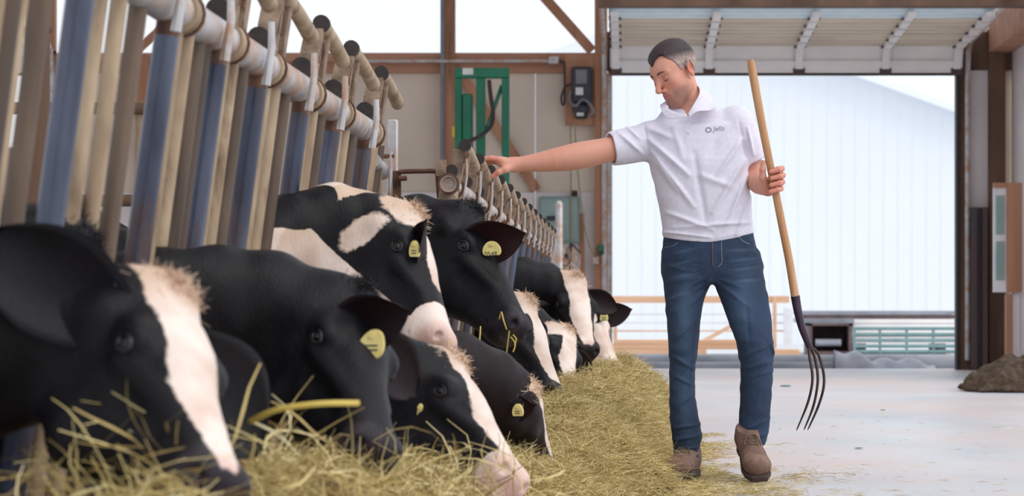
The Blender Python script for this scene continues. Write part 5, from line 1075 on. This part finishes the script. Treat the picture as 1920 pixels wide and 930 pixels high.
# big loose wisps near the lens
wb = []
for (px, py, Yw, n) in ((250, 800, 4.25, 50), (420, 820, 4.6, 50), (300, 880, 4.3, 70), (560, 850, 5.0, 60), (160, 900, 4.2, 50), (480, 790, 4.8, 20), (760, 880, 5.6, 70), (900, 860, 6.1, 50), (660, 900, 5.2, 60), (1000, 905, 6.6, 40)):
    c_ = P(px, py, Yw); wb.append(c_+r_.normal(0, 1, (n, 3))*[.09, .10, .03])
o_ = put('hay_wisps', strands('hay_wisps', np.vstack(wb)-[0, 0, .045], (.08, .20), (.003, .006), .8, 21, 1.0, None, (-.03, .05)), M['straw'], hay); o_['kind'] = 'stuff'
def wisp(label, paths, w_=.0022):
    mb = MB()
    for pp in paths: mb.tube(spl([P(*p) for p in pp], 14), w_, 6)
    o = obj('straw_wisp', mb, pmat('yellow_stalk', (214,190,96), (190,164,74), .6)); tag(o, label, 'straw'); o['kind'] = 'stuff'; top_at_base(o)
wisp('yellow stalks hanging from the mouth of the cow with tag 0549', [[(936,598,8.20),(940,585,8.18),(944,600,8.15),(950,618,8.15)], [(958,632,8.15),(966,645,8.13),(962,660,8.12)], [(901,612,8.25),(899,650,8.20),(899,700,8.20)], [(955,620,8.15),(950,660,8.15),(947,690,8.15)], [(880,688,8.20),(905,683,8.20),(925,665,8.18)], [(962,628,8.15),(968,636,8.14),(964,646,8.14)]])
wisp('yellow stalks caught under the muzzle of the patched cow', [[(840,640,6.90),(842,655,6.88),(832,668,6.88),(845,678,6.88)], [(818,680,6.85),(828,685,6.85),(840,676,6.85)], [(846,680,6.95),(836,668,6.95),(826,655,6.95)]])
wisp('single thick straw lying across the dark chest at lower left', [[(470,790,4.55),(520,768,4.5),(600,757,4.5),(672,756,4.55)]], .0055)
# manure heap at the right wall
n_ = 40000; 
def man_fn(p):
    p = p.astype(np.float32); d = ell(p, (3.30, 20.3, -.08), (.62, .7, .36)); d = smin(d, ell(p, (2.95, 20.1, -.06), (.32, .5, .20)), .1); d = smin(d, ell(p, (3.6, 20.6, 0), (.40, .7, .40)), .1)
    return smax(d-.10*noise(p, 7)-.06*noise(p, 17)-.03*noise(p, 40), .004-p[:,2], .01)
v, Q = sdf_mesh(man_fn, (2.4, 19.3, 0), (3.95, 21.6, .55), .022); mh = put('manure_heap', fast_mesh('manure_heap', v, Q), M['manure']); tag(mh, 'dark brown heap of dry manure on the floor beside the right wall', 'manure heap'); mh['kind'] = 'stuff'
for lab, px, py, Y_, s_ in (('small green leaf scrap on the concrete beyond the fork', 1473, 723, 21.2, .05), ('tiny dark crumb on the concrete at right of the fork', 1655, 768, 16.5, .02), ('tiny green scrap on the concrete nearest the camera', 1610, 842, 12.2, .022)):
    c_ = P(px, py, Y_); c_[2] = .006; o_ = obj('scrap', MB().ball(c_, s_, 8, 5, (1, .8, .12)), M['green' if 'green' in lab else 'rubber']); tag(o_, lab, 'litter')

# forelocks: short tufts of hair on the crowns
M['tuft_white'] = pmat('cream_forelock', (232,208,186), (206,176,150), .7, 0, 30); M['tuft_black'] = pmat('black_forelock', (16,14,18), (26,23,28), .6, 0, 30)
for cow_, w2_, R_, sc_, wh_ in COWS[:11]:
    n = 420; g = r_.normal(0, 1, (n, 2))*[.026, .036]; base = w2_(np.column_stack([g[:, 0]-.005, g[:, 1], .040-9*(g**2).sum(1)]))
    yw = np.arctan2(R_[1, 0], R_[0, 0])+r_.normal(0, .7, n); o_ = put('forelock', strands('forelock', base, (.025, .06), (.0014, .003), .6, int(abs(base[0, 1])*100), 1.2, yw, (0, .004)), M['tuft_white' if wh_ else 'tuft_black'], cow_); o_['kind'] = 'stuff'
